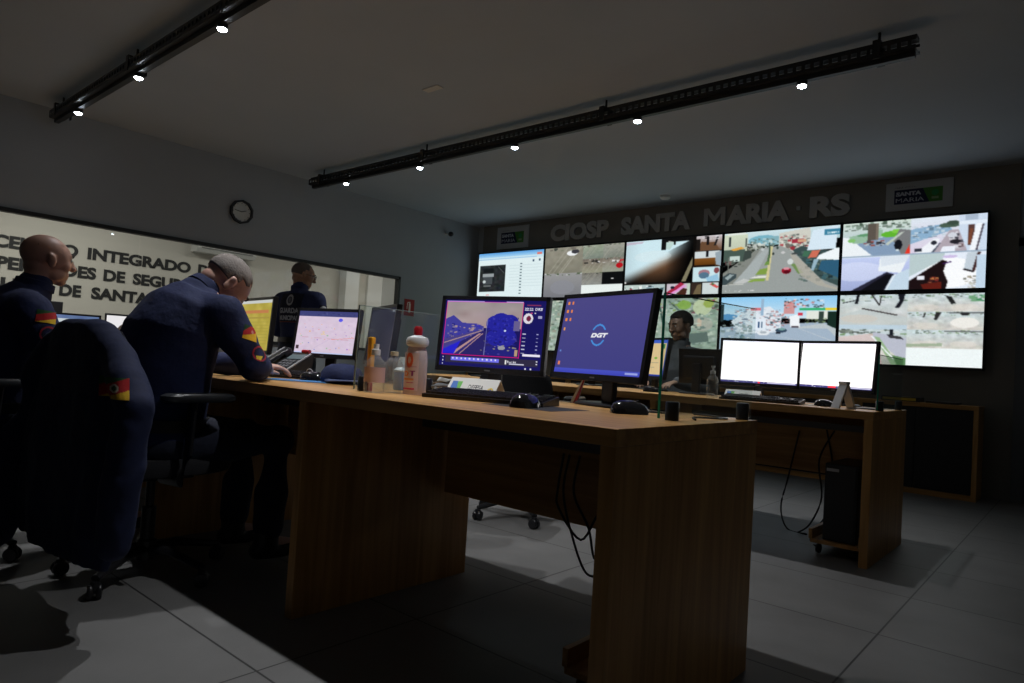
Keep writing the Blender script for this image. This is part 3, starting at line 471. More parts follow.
# AC unit on the far wall
ac = thing('air_conditioner', 'white wall air conditioner high beyond the window glass', 'air conditioner', (XB, 4.85, 2.27))
o = MB(); o.prism([(0, 0), (.18, .0), (.23, .06), (.23, .24), (.2, .27), (0, .27)], 'y', -.46, .46)
o.build('housing', WHITEP, ac); MB().box(.21, .236, -.4, .4, .055, .07).build('air_outlet', mat('outlet_grey', (.2, .2, .2), .6, noise_amt=.1), ac)
BLKTXT = mat('black_vinyl_letters', (.02, .02, .02), .6, noise_amt=.1)
LT = thing('wall_lettering', 'large black wall lettering in three lines seen through the window', 'lettering', (XB + .004, 3, 1.75))
def wl(s, y0, y1, z, h):
    text_obj('text_line', s, BLKTXT, (0, y0 - 3, z - 1.75), (0, 1, 0), (0, 0, 1), y1 - y0, h, .006, LT, .045 if s != 'MARIA' else 0.)
for s_, a_, b_, z_ in (('CENTRO', 2.02, 2.94, 1.957), ('INTEGRADO', 3.05, 4.41, 1.957), ('DE', 4.52, 4.8, 1.957), ('OPERA\u00c7\u00d5ES', 1.88, 3.17, 1.695), ('DE', 3.26, 3.53, 1.695), ('SEGURAN\u00c7A', 3.63, 4.95, 1.695),
                       ('P\u00daBLICA', 1.7, 2.66, 1.437), ('DE', 2.76, 3.01, 1.437), ('SANTA', 3.13, 3.86, 1.437), ('MARIA', 3.97, 4.75, 1.437)):
    wl(s_, a_, b_, z_, .147)
# dark doorway to the right of the panelling
o = MB().use(mat('dark_grey_door', (.07, .075, .085), .6, noise_amt=.1)).box(-.42, .5, YT - .05, YT - .002, 0, 2.15); o.use(mat('door_trim', (.12, .125, .13), .6, noise_amt=.1)).box(-.5, -.42, YT - .06, YT - .002, 0, 2.22).box(.5, .58, YT - .06, YT - .002, 0, 2.22).box(-.5, .58, YT - .06, YT - .002, 2.15, 2.22)
door = struct(o.build('door_1')); MB().tube([(-.36, YT - .05, 1.02), (-.36, YT - .1, 1.02), (-.27, YT - .1, 1.02)], .009, 10).build('door_handle', SILVER, door, True)

# ------------------------------------------------------------------ ceiling light tracks
def light_track(x0, x1, yc, label, brackets):
    t = thing('light_track', label, 'light track', (0, yc, 2.7), 0, None)
    tray = MB(); w = .05; zt = .105
    # perforated channel: two side rails with slots between small webs
    for sy in (-1, 1):
        ya = sy * w; yb = ya + .004 * sy
        tray.box(x0, x1, min(ya, yb), max(ya, yb), .02, .036); tray.box(x0, x1, min(ya, yb), max(ya, yb), .062, .078)
        x = x0
        while x < x1: tray.box(x, min(x + .02, x1), min(ya, yb), max(ya, yb), .036, .062); x += .05
    tray.box(x0, x1, -w, w, .016, .02); tray.build('cable_tray', BLACKMET, t)
    MB().box(x0 + .01, x1 - .01, -.018, .018, -.014, .016).build('power_rail', BLACKMET, t)
    tray2 = MB().box(x0, x1, -.032, .032, .078, .1); tray2.build('upper_channel', BLACKMET, t)
    for xb in brackets:
        q = MB(); q.box(xb - .02, xb + .02, -.062, .062, .1, .106).box(xb - .02, xb + .02, -.062, -.056, -.0, .106).box(xb - .02, xb + .02, .056, .062, .0, .106); q.lathe([(.008, .1), (.008, .1695)], xb, 0, 0, 10)
        q.build('hanger_bracket', BLACKMET, t)
    return t
light_track(-6.66, -.75, 1.68, 'black ceiling light track over the seated officers, nearest the window text', (-6.5, -4.95, -3.1, -1.2))
light_track(-6.55, -.76, 4.08, 'long black ceiling light track hanging before the video wall', (-6.35, -4.7, -2.75, -.95))
LED = mat('led_lamp_lens', (.9, .92, 1), .3, emit=(.82, .9, 1), strength=60)
LIGHTS = []
SPOTW = 78.
def spot(x, y, label, tilt=(0, 0), w=1.):
    t = thing('track_spotlight', label, 'spotlight', (x, y, 2.708), 0, 'spotlights on the ceiling tracks')
    hs_ = MB().lathe([(.0, 0), (.012, 0), (.012, -.016), (.026, -.018), (.03, -.022), (.03, -.044), (.028, -.046), (.0, -.046)], n=20); hs_ = hs_.build('lamp_housing', BLACKMET, t, True)
    MB().lathe([(0, -.0465), (.026, -.0465), (.024, -.052), (.014, -.058), (0, -.06)], n=16).build('lamp_lens', LED, hs_, True)
    l = bpy.data.lights.new('spot_beam', 'SPOT'); l.energy = SPOTW * w; l.color = (.97, .98, 1); l.spot_size = math.radians(82); l.spot_blend = .8; l.shadow_soft_size = .022
    lo = bpy.data.objects.new('spot_beam', l); C.objects.link(lo); lo.parent = t; lo.location = (0, 0, -.085); lo.rotation_euler = (tilt[0], tilt[1], 0)
for k, x in enumerate((-6.1, -4.9, -3.72, -2.55, -1.37)):
    spot(x, 1.68, ['first lit spotlight of the left track, beside its far end', 'second lit spotlight of the left track from the window end', 'third lit spotlight of the left track, where the track nears the frame edge', 'fourth lit spotlight of the left track above the desk', 'last lit spotlight of the left track above the front desk corner'][k])
for k, x in enumerate((-5.93, -4.78, -3.62, -2.48, -1.36)):
    spot(x, 4.08, w=(1, 1, 1, .95, .5)[k], label=['lit spotlight nearest the far left end of the long track', 'second lit spotlight from the left on the long track', 'middle lit spotlight of the long track before the video wall', 'fourth lit spotlight from the left on the long track', 'lit spotlight nearest the right end of the long track'][k])
sd = thing('smoke_detector', 'round white smoke detector on the ceiling above the wall letters', 'smoke detector', (-3.66, 6.7, H)); MB().lathe([(0, 0), (.06, 0), (.06, -.02), (.045, -.035), (0, -.037)]).build('housing', WHITEP, sd, True)
tag(MB().box(-3.78, -3.62, 3.2, 3.26, H - .006, H).build('cover_plate', mat('beige_plate', (.6, .57, .5), .6, noise_amt=.05)), 'small beige cover plate on the ceiling beside the long light track', 'cover plate')
cam = thing('security_camera', 'small dark camera high on the wall near the corner', 'camera', (XL, 6.46, 2.66))
MB().box(0, .05, -.02, .02, -.015, .015, .004).build('wall_mount', WHITEP, cam); MB().ell((.08, 0, -.01), (.04, .035, .035)).build('camera_body', BLACK, cam, True)

# wall clock (ten-sided)
ck = thing('wall_clock', 'ten-sided wall clock with black rim above the window', 'clock', (XL, 3.46, 2.333))
def ngon(r, n=10, ph=PI / 10): return [(r * math.cos(2 * PI * k / n + ph), r * math.sin(2 * PI * k / n + ph)) for k in range(n)]
rim = MB(); A = ngon(.128); B = ngon(.106)
rim.loft([[(x, p, q) for p, q in R] for x, R in ((.002, A), (.035, A), (.035, B), (.002, B))], cap=False, closed=True); rim.build('rim', BLACKM, ck)
dl = MB().use(mat('clock_dial_white', (.6, .6, .56), .5, noise_amt=.03)).prism(ngon(.108), 'x', .002, .012); dl.use(BLACKM)
for k in range(12): a = 2 * PI * k / 12; y, z = .09 * math.cos(a), .09 * math.sin(a); dl.box(.012, .0135, y - .004, y + .004, z - .004, z + .004)
dl.build('dial', None, ck)
hd = MB(); hd.tube([(.016, 0, 0), (.016, .05, .02)], .004, 6); hd.tube([(.018, 0, 0), (.018, -.075, .012)], .003, 6); hd.build('clock_hands', BLACKM, ck)
# exit / extinguisher sign
ex = Img(40, 56, (150, 22, 18)); ex.rect(.12, .1, .88, .9, (165, 26, 20)); ex.rect(.42, .25, .62, .8, (225, 215, 205)); ex.rect(.46, .15, .58, .25, (225, 215, 205)); ex.line(.3, .2, .25, .6, .07, (225, 215, 205)); ex.line(.3, .2, .5, .18, .06, (225, 215, 205))
sg = thing('extinguisher_sign', 'small red fire extinguisher sign on the wall beside the window end', 'sign', (XL, 5.86, 1.56))
MB().box(.001, .006, -.085, .085, -.11, .11).build('backing_plate', mat('red_plate', (.4, .02, .015), .5, noise_amt=.05), sg)
picture('sign_face', ex, PRINT, lambda u, v: (.007, -.08 + .16 * u, .105 - .21 * v), sg)

# ------------------------------------------------------------------ video wall
tvh, tvz = .692, 1.083
tvxs = [-6.765, -5.548, -4.312, -3.083, -1.885, -.705]
pics = [[im_register, im_yard, im_hall, im_avenue, im_quad], [im_plaza, im_plaza, im_plaza, im_corner, im_park]]
tvl = [['wall screen showing a white vehicle register page, upper left corner of the video wall', 'wall screen showing a grey yard in split views beside the register page', 'wall screen showing a brown shaded floor with small side views', 'wall screen showing a wide avenue with a red car', 'wall screen showing four bright camera views in the upper right corner'],
       ['wall screen in the lowest row beneath the vehicle register page', 'wall screen mostly hidden behind desk monitors, beneath the grey yard views', 'wall screen showing a green plaza behind the seated man', 'wall screen showing a street corner under blue sky', 'wall screen showing park paths in the lower right corner']]
for r in range(2):
    for c in range(5):
        tvw = tvxs[c + 1] - tvxs[c]
        t = thing('video_wall_screen', tvl[r][c], 'screen', (tvxs[c], YT - .02, tvz + tvh * (1 - r)), 0, 'screens of the video wall')
        b = .015; bv = .022
        o = MB(); o.box(.001, tvw - .001, -.095, -.02, .001, tvh - .001); o.box(.25, tvw - .25, -.02, 0, .2, tvh - .2)
        for q in ((0, tvw, 0, bv), (0, tvw, tvh - bv, tvh), (0, b, 0, tvh), (tvw - b, tvw, 0, tvh)): o.box(q[0] + .0005, q[1] - .0005, -.1, -.094, q[2] + .0005, q[3] - .0005)
        o.build('bezel', BLACK, t)
        im = Img(200, 112); pics[r][c](im); im.soften(1, .006, r * 5 + c)
        picture('screen', im, SCREEN, lambda u, v: (b + (tvw - 2 * b) * u, -.0965, tvh - bv - (tvh - 2 * bv) * v), t)
LET = mat('brushed_grey_letters', (.44, .44, .43), .5, noise_amt=.05)
tl = thing('wall_letters', 'raised grey letters in one line above the video wall', 'lettering', (-3.7, YT - .021, 2.57))
for s_, a_, b_ in (('CIOSP', -5.53, -4.62), ('SANTA', -4.44, -3.52), ('ARIA', -3.10, -2.42), ('RS', -2.22, -1.84)): text_obj('letters', s_, LET, (a_ + 3.7, 0, 0), (1, 0, 0), (0, 0, 1), b_ - a_, .2, .02, tl, .055)
MB().prism([(.34 + .25 * a_, .2 * b_) for a_, b_ in ((0, 0), (0, 1), (.23, 1), (.5, .52), (.77, 1), (1, 1), (1, 0), (.8, 0), (.8, .66), (.56, .26), (.44, .26), (.2, .66), (.2, 0))], 'y', -.02, 0).build('letters', LET, tl)
MB().box(-2.33 + 3.7 - .02, -2.33 + 3.7 + .02, -.02, 0, .08, .12).build('letters', LET, tl)
def logo(i):
    i.rect(0, 0, 1, 1, (185, 188, 190)); i.text('PREFEITURA DE', .14, .2, .3, .05, (90, 95, 100), .0); i.rect(.13, .27, .85, .76, (16, 22, 62)); i.poly([(.56, .27), (.85, .27), (.85, .76), (.66, .76)], (70, 130, 40)); i.ell(.74, .46, .05, .1, (40, 150, 80)); i.rect(.69, .6, .79, .67, (150, 175, 130))
    i.text('SANTA', .16, .48, .38, .14, (200, 204, 214), .05); i.text('MARIA', .16, .7, .42, .14, (200, 204, 214), .0)
for (xa, xb, za, zb, lb) in ((-6.5, -5.92, 2.515, 2.825, 'white city logo board above the upper left wall screen'), (-1.53, -.99, 2.55, 2.815, 'white city logo board right of the raised wall letters')):
    t = thing('logo_board', lb, 'sign', (xa, YT - .021, za), 0, 'logo boards above the video wall'); MB().box(0, xb - xa, -.01, 0, 0, zb - za).build('board', mat('board_white', (.6, .6, .6), .6, noise_amt=.03), t)
    im = Img(120, 64); logo(im); picture('printed_face', im, PRINT, lambda u, v: ((xb - xa) * u, -.0115, (zb - za) * (1 - v)), t)

# ------------------------------------------------------------------ credenzas along the video wall
def credenza(x0, x1, label):
    t = thing('credenza', label, 'cabinet', (x0, 6.7, 0), 0, 'low cabinets along the video wall'); w = x1 - x0; h = .78
    MB().box(0, w, 0, .355, h - .035, h).build('worktop', WOOD_X, t)
    for xa in (.0, w - .035): MB().box(xa, xa + .035, 0, .355, 0, h - .035).build('side_panel', WOOD_Z, t)
    MB().box(.035, w - .035, .0, .355, .0, .045).build('bottom_rail', WOOD_X, t)
    MB().box(.035, w - .035, .34, .355, .045, h - .035).build('rear_panel', BLACKM, t)
    m = (w) / 2
    for xa, xb in ((.038, m - .002), (m + .002, w - .038)): MB().box(xa, xb, .012, .03, .048, h - .038, .002).build('door', mat('black_door_laminate', (.012, .012, .013), .5, noise_amt=.1), t)
for k, (a, b_) in enumerate(((-6.6, -4.85), (-4.845, -3.1), (-3.095, -1.61), (-1.605, -.7))): credenza(a, b_, ['wooden low cabinet at the far left of the video wall', 'second wooden low cabinet from the window wall', 'wooden low cabinet behind the white desk monitors', 'wooden low cabinet with dark doors at the right end of the video wall'][k])
o = tag(MB().box(-1.42, -1.15, 6.78, 6.98, .781, .80).use(mat('yellow_cover', (.5, .4, .05), .6, noise_amt=.1)).box(-1.41, -1.16, 6.775, 6.79, .785, .796).build('ring_binder'), 'flat black binder with yellow edge on the end cabinet', 'binder') if False else None
yl = thing('document_tray', 'flat black tray with a yellow strip on the end cabinet', 'tray', (-1.28, 6.85, .781)); MB().box(-.15, .15, -.1, .1, 0, .04, .004).build('tray_body', BLACKM, yl); MB().box(-.14, .12, -.106, -.1, .008, .03).build('yellow_strip', mat('yellow_cover', (.55, .42, .04), .6, noise_amt=.1), yl)
tag(MB().box(-1.09, -.85, 6.76, 6.96, .781, .8, .004).build('equipment_box', BLACKM), 'thin black box on the end cabinet right of the yellow striped tray', 'equipment')

# ------------------------------------------------------------------ desks
ZT = .77
def desk(x0, x1, y0, y1, legs, label, panels):
    t = thing('long_desk', label, 'desk', (x0, y0, 0)); w = x1 - x0; d = y1 - y0
    MB().box(0, w, 0, d, ZT - .04, ZT, .0015).build('desktop', WOOD_X, t)
    for lx in legs: MB().box(lx - x0 - .02, lx - x0 + .02, 0, d, 0, ZT - .0405, .001).build('leg_panel', WOOD_Z, t)
    for a, b_ in panels:
        MB().box(a - x0, b_ - x0, d - .16, d - .142, .36, ZT - .041).build('modesty_panel', WOOD_X, t)
        MB().box(a - x0, b_ - x0, d - .3, d - .165, .632, .642).box(a - x0, b_ - x0, d - .304, d - .298, .632, .668).build('cable_tray', mat('dark_grey_steel', (.1, .1, .105), .45, metal=.5, noise_amt=.1), t)
    return t
AX1 = -.79
desk(-4.45, AX1, 1.285, 2.11, (-4.43, -3.24, -2.03, AX1 - .02), 'long wooden desk with monitors and bottles in front, its end panel nearest the camera', ((-4.40, -3.27), (-3.21, -2.06), (-2.0, AX1 - .05)))
BX1 = -.815
desk(-4.45, BX1, 3.70, 4.48, (-4.43, -3.24, -2.03, BX1 - .02), 'second long wooden desk with two white monitors, near the video wall', ((-4.40, -3.27), (-3.21, -2.06), (-2.0, BX1 - .05)))

def glass_screen(x, y0, y1, z1, label, cl=(.1, .9), zb=ZT, rz=0., edge=None):
    t = thing('glass_divider', label, 'glass screen', (x, y0, zb), rz, 'glass dividers on the desks'); L_ = y1 - y0; hh = z1 - zb
    MB().box(-.004, .004, .002, L_ - .002, .006, hh).build('glass_panel', GLASS, t)
    MB().box(-.004, .004, 0, .002, .006, hh).box(-.004, .004, .002, L_, hh, hh + .002).build('glass_edge', edge or GEDGE, t)
    for c in cl: MB().lathe([(.0, 0), (.019, 0), (.019, .048), (.016, .052), (0, .052)], 0, L_ * c, 0, 20).build('glass_clamp', BLACK, t, True)
glass_screen(-.892, 1.66, 2.115, 1.118, 'clear glass divider with green edge on the near end of the front desk', (.13, .9), rz=-math.radians(10))
glass_screen(-1.99, 1.46, 1.85, 1.075, 'clear glass divider behind the bottles on the front desk', edge=mat('pale_glass_edge', (.25, .33, .32), .2, noise_amt=.02))
glass_screen(-.835, 3.86, 4.42, 1.06, 'clear glass divider at the right end of the second desk')

# ------------------------------------------------------------------ monitors
def monitor(x, y, zc, yaw, tilt, w, h, fn, label, res=(150, 94), m=None, group='desk monitors', off=.0, zb=ZT, logo_=True):
    t = thing('computer_monitor', label, 'monitor', (x, y, zb), yaw, group)
    R = Matrix.Rotation(-tilt, 4, 'X'); z0 = zc - zb
    P = lambda px, py, pz: tuple(Vector((0, 0, z0)) + (R @ Vector((px, py, pz))))
    b = .016
    o = MB(); o.T = Matrix.Translation((0, 0, z0)) @ R
    o.box(-w / 2, w / 2, .001, .022, -h / 2, h / 2, .003); o.box(-w * .36, w * .36, .02, .05, -h * .36, h * .3, .012)
    for q in ((-w / 2, w / 2, -h / 2, -h / 2 + b * 1.35), (-w / 2, w / 2, h / 2 - b, h / 2), (-w / 2, -w / 2 + b, -h / 2, h / 2), (w / 2 - b, w / 2, -h / 2, h / 2)): o.box(q[0], q[1], -.005, .002, q[2], q[3], .001)
    mc_ = o.build('monitor_case', BLACK, t)
    im = Img(*res); fn(im)
    picture('screen', im, m or SCREEN, lambda u, v: P(-w / 2 + b + (w - 2 * b) * u, -.0012, h / 2 - b - (h - 2.35 * b) * v), t)
    st = MB(); st.box(-.03, .03, .045, .068, .008, z0 + .02, .006); st.build('stand_neck', BLACK, t)
    MB().loft([[(.115 * sx * k, .045 + .085 * math.copysign(abs(cy_), cy_) , z) for sx, cy_ in [(math.copysign(abs(math.cos(a)) ** .6, math.cos(a)), math.copysign(abs(math.sin(a)) ** .6, math.sin(a)) * k) for a in [2 * PI * j / 28 for j in range(28)]]] for k, z in ((1, 0), (1, .006), (.9, .012))]).build('stand_base', BLACK, t, True)
    if logo_: MB().use(GREYMET).box(-.012, .012, -.0058, -.005, 0, .006).build('badge', None, mc_).location = P(0, 0, -h / 2 + .007)
    return t
R = math.radians
monitor(-1.317, 2.0, 1.017, R(-14.7), R(9), .48, .32, im_dgt, 'monitor with plain violet desktop and small round logo on the front desk', (200, 126))
monitor(-1.82, 1.98, 1.011, R(16.3), R(5.5), .48, .31, im_defesa, 'monitor showing a road camera view in a pink outline', (220, 132))
monitor(-3.038, 2.03, 1.0, R(17.5), R(7.4), .41, .262, im_map, 'monitor showing a pale pink city map', (140, 94))
monitor(-3.63, 1.95, 1.028, R(-7), R(3), .48, .32, im_yellow, 'monitor with a mustard yellow page beside the bowed officer')
monitor(-2.69, 2.11, 1.0, R(-22), R(6), .44, .3, im_dark, 'monitor with a dark blank screen turned beside the map monitor')
monitor(-1.60, 4.25, 1.0, R(14), R(6.6), .485, .305, lambda i: im_sheet(i), 'left of the two monitors with blank white pages on the second desk', m=SCREEN_B)
monitor(-1.175, 4.36, 1.003, R(-13.7), R(6.7), .485, .31, lambda i: im_sheet(i, 1, True), 'right of the two monitors with blank white pages on the second desk', m=SCREEN_B)
monitor(-2.44, 4.36, 1.0, R(-27), R(8), .44, .3, im_form, 'monitor with a tan form seen past the edge of the front glass')
monitor(-4.05, 4.3, 1.0, R(10), R(6), .44, .28, im_blue, 'monitor with a dark blue page on the far end of the second desk')
monitor(-2.92, 4.3, .96, R(5), R(5), .4, .26, im_dark, 'dark monitor on the second desk hidden beyond the road view monitor')
# far desk under the window
t = thing('wall_desk', 'dark desk under the window carrying two far monitors', 'desk', (-6.85, .3, 0)); MB().box(0, .7, 0, 3.3, .73, .77).build('desktop', WOOD_Y, t)
for yy in (0, 1.63, 3.26): MB().box(0, .7, yy, yy + .04, 0, .7295).build('leg_panel', WOOD_Z, t)
monitor(-6.45, 1.83, .945, R(70), R(3), .46, .3, im_far, 'far monitor with pale page behind the bald officer, left of the video call', group='desk monitors')
monitor(-6.45, 2.36, .975, R(70), R(3), .5, .3, im_call, 'far monitor showing a dark head on a bright background')
tag(MB().box(-6.72, -6.62, 1.62, 1.83, .7705, 1.19, .006).build('speaker_box', BLACKM), 'upright black box behind the far pale monitor', 'box')

# ------------------------------------------------------------------ keyboards, mice and small things
def keyboard(x, y, rz, label, w=.44, d=.145, z=ZT):
    t = thing('keyboard', label, 'keyboard', (x, y, z + .0005), rz, 'computer keyboards')
    MB().prism([(-d / 2, 0), (d / 2, 0), (d / 2, .029), (-d / 2, .012)], 'x', -w / 2, w / 2).build('keyboard_base', BLACK, t)
    k = MB()
    for r in range(6):
        yy = -d / 2 + .01 + r * (d - .02) / 6; z0 = .012 + (yy + d / 2) / d * .017; nx = 21
        for c in range(nx):
            xx = -w / 2 + .008 + c * (w - .016) / nx
            if c in (15, 18) and r > 2: continue
            k.box(xx + .001, xx + (w - .016) / nx - .001, yy + .001, yy + (d - .02) / 6 - .0015, z0, z0 + .008)
    k.build('key_bed', mat('keycap_plastic', (.035, .035, .038), .3, noise_amt=.1), t)
keyboard(-1.52, 1.665, R(16), 'black keyboard lying before the road view monitor')
keyboard(-1.43, 3.86, R(6), 'thin black keyboard before the two white monitors')
keyboard(-2.88, 1.73, R(24), 'dark keyboard beside the bowed officer’s elbow')
MOUSE = mat('glossy_black_plastic', (.01, .01, .012), .12, coat=.6, noise_amt=.1)
def mouse(x, y, rz, label, z=ZT, s=1.):
    t = thing('computer_mouse', label, 'mouse', (x, y, z + .0005), rz, 'computer mice')
    o = MB(); rings = []
    for k in range(1, 12):
        th = PI * k / 12; yy = -.055 * math.cos(th); wx = .032 * math.sin(th) ** .6; hz = .043 * math.sin(th) ** .55 * (1 - .25 * (k / 12))
        rings.append([(wx * math.cos(a) * s, yy * s, max(0, hz * math.sin(a)) * s + (0.0 if math.sin(a) > 0 else 0)) for a in [PI * j / 12 for j in range(13)]])
    o.loft(rings); o.build('mouse_shell', MOUSE, t, True)
    MB().lathe([(0, -.003), (.008, -.003), (.008, .003), (0, .003)], n=14).build('scroll_wheel', BLACKM, t).matrix_local = Matrix.Translation((0, .025 * s, .031 * s)) @ Matrix.Rotation(PI / 2, 4, 'Y')
mouse(-1.30, 1.585, R(10), 'black mouse in front of the keyboard under the road view monitor', s=1.15)
mouse(-1.06, 1.79, R(-35), 'glossy black mouse beside the glass divider on the front desk', s=1.08)
mouse(-2.62, 1.70, R(-60), 'black mouse on the blue sheet beside the navy cap', s=1.05)
mouse(-1.115, 3.95, R(-40), 'black mouse on the second desk before the right white monitor')
mouse(-2.2, 3.98, R(-60), 'black mouse on the second desk before the tan form monitor')
tag(MB().box(-1.44, -1.17, 1.54, 1.74, ZT + .0002, ZT + .0006).build('mouse_mat', BLACKM), 'thin black mouse mat at the end of the near keyboard', 'mouse mat')
# lathe bottles
def bottle(name, x, y, prof, m, cap, capm, label, cat='bottle', labelband=None, z=ZT, extra=None, group=None):
    t = thing(name, label, cat, (x, y, z + .0005), 0, group); MB().lathe(prof, n=32).build('bottle_body', m, t, True); MB().lathe(cap, n=24).build('cap', capm, t, True)
    if labelband:
        r, z0, z1, lm = labelband; MB().loft([[(rr * math.cos(2 * PI * j / 32), rr * math.sin(2 * PI * j / 32), zz) for j in range(32)] for rr, zz in ((r, z0), (r, z1), (r - .0012, z1), (r - .0012, z0))], cap=False, closed=True).build('paper_label', lm, t, True)
    if extra: extra(t)
    return t
PINK = plastic_clear('translucent_pink_bottle', (.95, .8, .78), mixd=.6, dcol=(.86, .74, .74))
WHT = mat('milky_white_plastic', (.72, .74, .76), .35, noise_amt=.03)
REDP = mat('red_plastic', (.42, .012, .02), .35, noise_amt=.05)
ORG = attr_mat('bottle_print', False, rough=.5)
def pinkx(t):
    im = Img(60, 80, (225, 200, 200)); im.rect(0, 0, 1, .18, (218, 196, 196))
    im.ring(.55, .2, .13, .9, .05, (230, 105, 60)); im.rect(.42, .36, .9, .38, (200, 110, 150)); im.text('D', .3, .62, .25, .13, (235, 130, 60), .06); im.text('T', .6, .6, .25, .13, (150, 40, 120), .05); im.rect(.2, .68, .8, .73, (235, 150, 80)); im.rect(.45, .77, .8, .8, (200, 90, 140)); im.rect(.05, .93, .85, .97, (215, 60, 110))
    picture('printed_label', im, ORG, lambda u, v: (.0402 * math.sin(-.9 + 2.0 * u), -.0402 * math.cos(-.9 + 2.0 * u), .155 - .14 * v), t)
cb_ = bottle('cleaning_bottle', -1.825, 1.60, [(0, 0), (.039, 0), (.04, .004), (.04, .12), (.036, .16), (.03, .178)], PINK, [(.012, .222), (.0155, .222), (.0165, .245), (.011, .256), (0, .257)], REDP, 'tall pink and white cleaning bottle with red cap', labelband=None, extra=lambda t: (MB().lathe([(.030, .178), (.039, .186), (.041, .2), (.036, .213), (.018, .22), (.012, .224), (0, .224)], n=32).build('white_shoulder', WHT, t, True), pinkx(t)))
cb_.scale = (1, 1, .945)
YLW = mat('amber_plastic', (.95, .42, .02), .35, noise_amt=.05)
bottle('spray_bottle', -1.915, 1.49, [(0, 0), (.035, 0), (.036, .004), (.036, .09), (.033, .105), (.018, .123), (.013, .13)], PET, [(.013, .13), (.0155, .13), (.0155, .15), (.01, .152), (.01, .17), (0, .17)], WHT, 'small clear pump bottle with pale label, nearest the glass divider', labelband=(.0366, .035, .088, mat('pale_pink_label', (.62, .42, .42), .6, noise_amt=.05)))
bottle('water_bottle', -1.905, 1.565, [(0, 0), (.03, 0), (.033, .004), (.033, .07), (.0355, .085), (.0345, .1), (.022, .118), (.012, .127), (.012, .133)], PET, [(.012, .132), (.0145, .132), (.0145, .147), (0, .148)], mat('cream_cap', (.6, .55, .4), .5, noise_amt=.05), 'short clear round bottle with cream cap beside the pink bottle')
yt = thing('utility_lighter', 'amber and red plastic lighter standing behind the clear pump bottle', 'lighter', (-1.973, 1.513, ZT + .0005)); MB().box(-.012, .012, -.009, .009, .06, .195, .005).build('amber_handle', YLW, yt); MB().box(-.01, .01, -.008, .008, 0, .062, .002).build('red_base', REDP, yt)
bottle('blue_tub', -2.055, 1.73, [(0, 0), (.028, 0), (.03, .004), (.03, .07), (0, .07)], mat('blue_tub_plastic', (.16, .28, .6), .4, noise_amt=.05), [(.03, .071), (.032, .071), (.032, .078), (.018, .09), (.012, .13), (0, .13)], WHT, 'small blue and white bottle behind the pink bottle')
bottle('hand_sanitizer', -1.70, 3.80, [(0, 0), (.031, 0), (.033, .004), (.033, .1), (.028, .12), (.014, .135), (.012, .142)], PET, [(.012, .141), (.0155, .141), (.0155, .16), (.006, .162), (.006, .178), (.012, .18), (.012, .19), (0, .19)], WHT, 'clear hand sanitizer bottle on the second desk left of the name card')
# earplug / white blob
bl = tag(MB().ell((-1.925, 1.655, ZT + .013), (.02, .016, .0125)).build('cotton_ball', mat('white_cotton', (.7, .68, .62), .9, noise_amt=.1, bump=.5, scale=80), None, True), 'small white wad between the round bottle and the pink bottle', 'cotton wad')
# navy cap
cp = thing('peaked_cap', 'navy peaked cap lying beside the dark blank monitor', 'cap', (-2.47, 1.745, ZT + .001), R(-115))
o = MB(); rings = []
for k, (rx, ry, z) in enumerate(((.085, .1, 0), (.088, .103, .02), (.084, .098, .045), (.07, .08, .066), (.045, .05, .08), (.01, .012, .085))): rings.append([(rx * math.cos(a) + .004 * math.sin(5 * a + k), ry * math.sin(a) + .004 * math.cos(4 * a), z) for a in [2 * PI * j / 28 for j in range(28)]])
o.loft(rings); o.build('cap_crown', NAVY, cp, True)
vz = MB(); top = []; bot = []
for j in range(15):
    a = -PI * .42 + PI * .84 * j / 14; top.append((.082 * math.sin(a) * 1.0, .092 * math.cos(a))); bot.append((.078 * math.sin(a) * 1.05, .09 * math.cos(a) + .085 * max(.05, math.cos(a)) ** .6))
vs = []; fs = []
for j in range(15):
    for (x, y), z in ((top[j], .016), (bot[j], .002 + .012 * math.cos((j - 7) / 7 * 1.3))): vs += [(x, y, z), (x, y, z + .003)]
for j in range(14): a = j * 4; fs += [(a, a + 2, a + 6, a + 4), (a + 1, a + 5, a + 7, a + 3), (a + 2, a + 3, a + 7, a + 6), (a, a + 4, a + 5, a + 1)]
vz.add(vs, fs); vz.build('visor', mat('slate_blue_visor', (.05, .07, .16), .6, noise_amt=.1), cp, True)
# blue folder sheet
bs = MB(); bs.T = Matrix.Translation((-2.575, 1.615, 0)) @ Matrix.Rotation(R(32), 4, 'Z'); bs.box(-.15, .15, -.07, .06, ZT + .0005, ZT + .003); tag(bs.build('plastic_folder', mat('bright_blue_folder', (.05, .25, .62), .4, noise_amt=.05)), 'bright blue folder sheet at the desk edge under the mouse', 'folder')
e = thing('earphone', 'cream earpiece with looped wire on the blue sheet', 'earphone', (-2.68, 1.69, ZT + .004)); MB().ell((0, 0, .012), (.016, .012, .012)).build('earpiece', mat('cream_cap'), e, True)
MB().tube([(0 + .03 * math.cos(a) + .03, .01, .02 + .028 * math.sin(a)) for a in [PI * j / 10 for j in range(11)]], .0018, 6).build('wire_loop', SILVER, e)
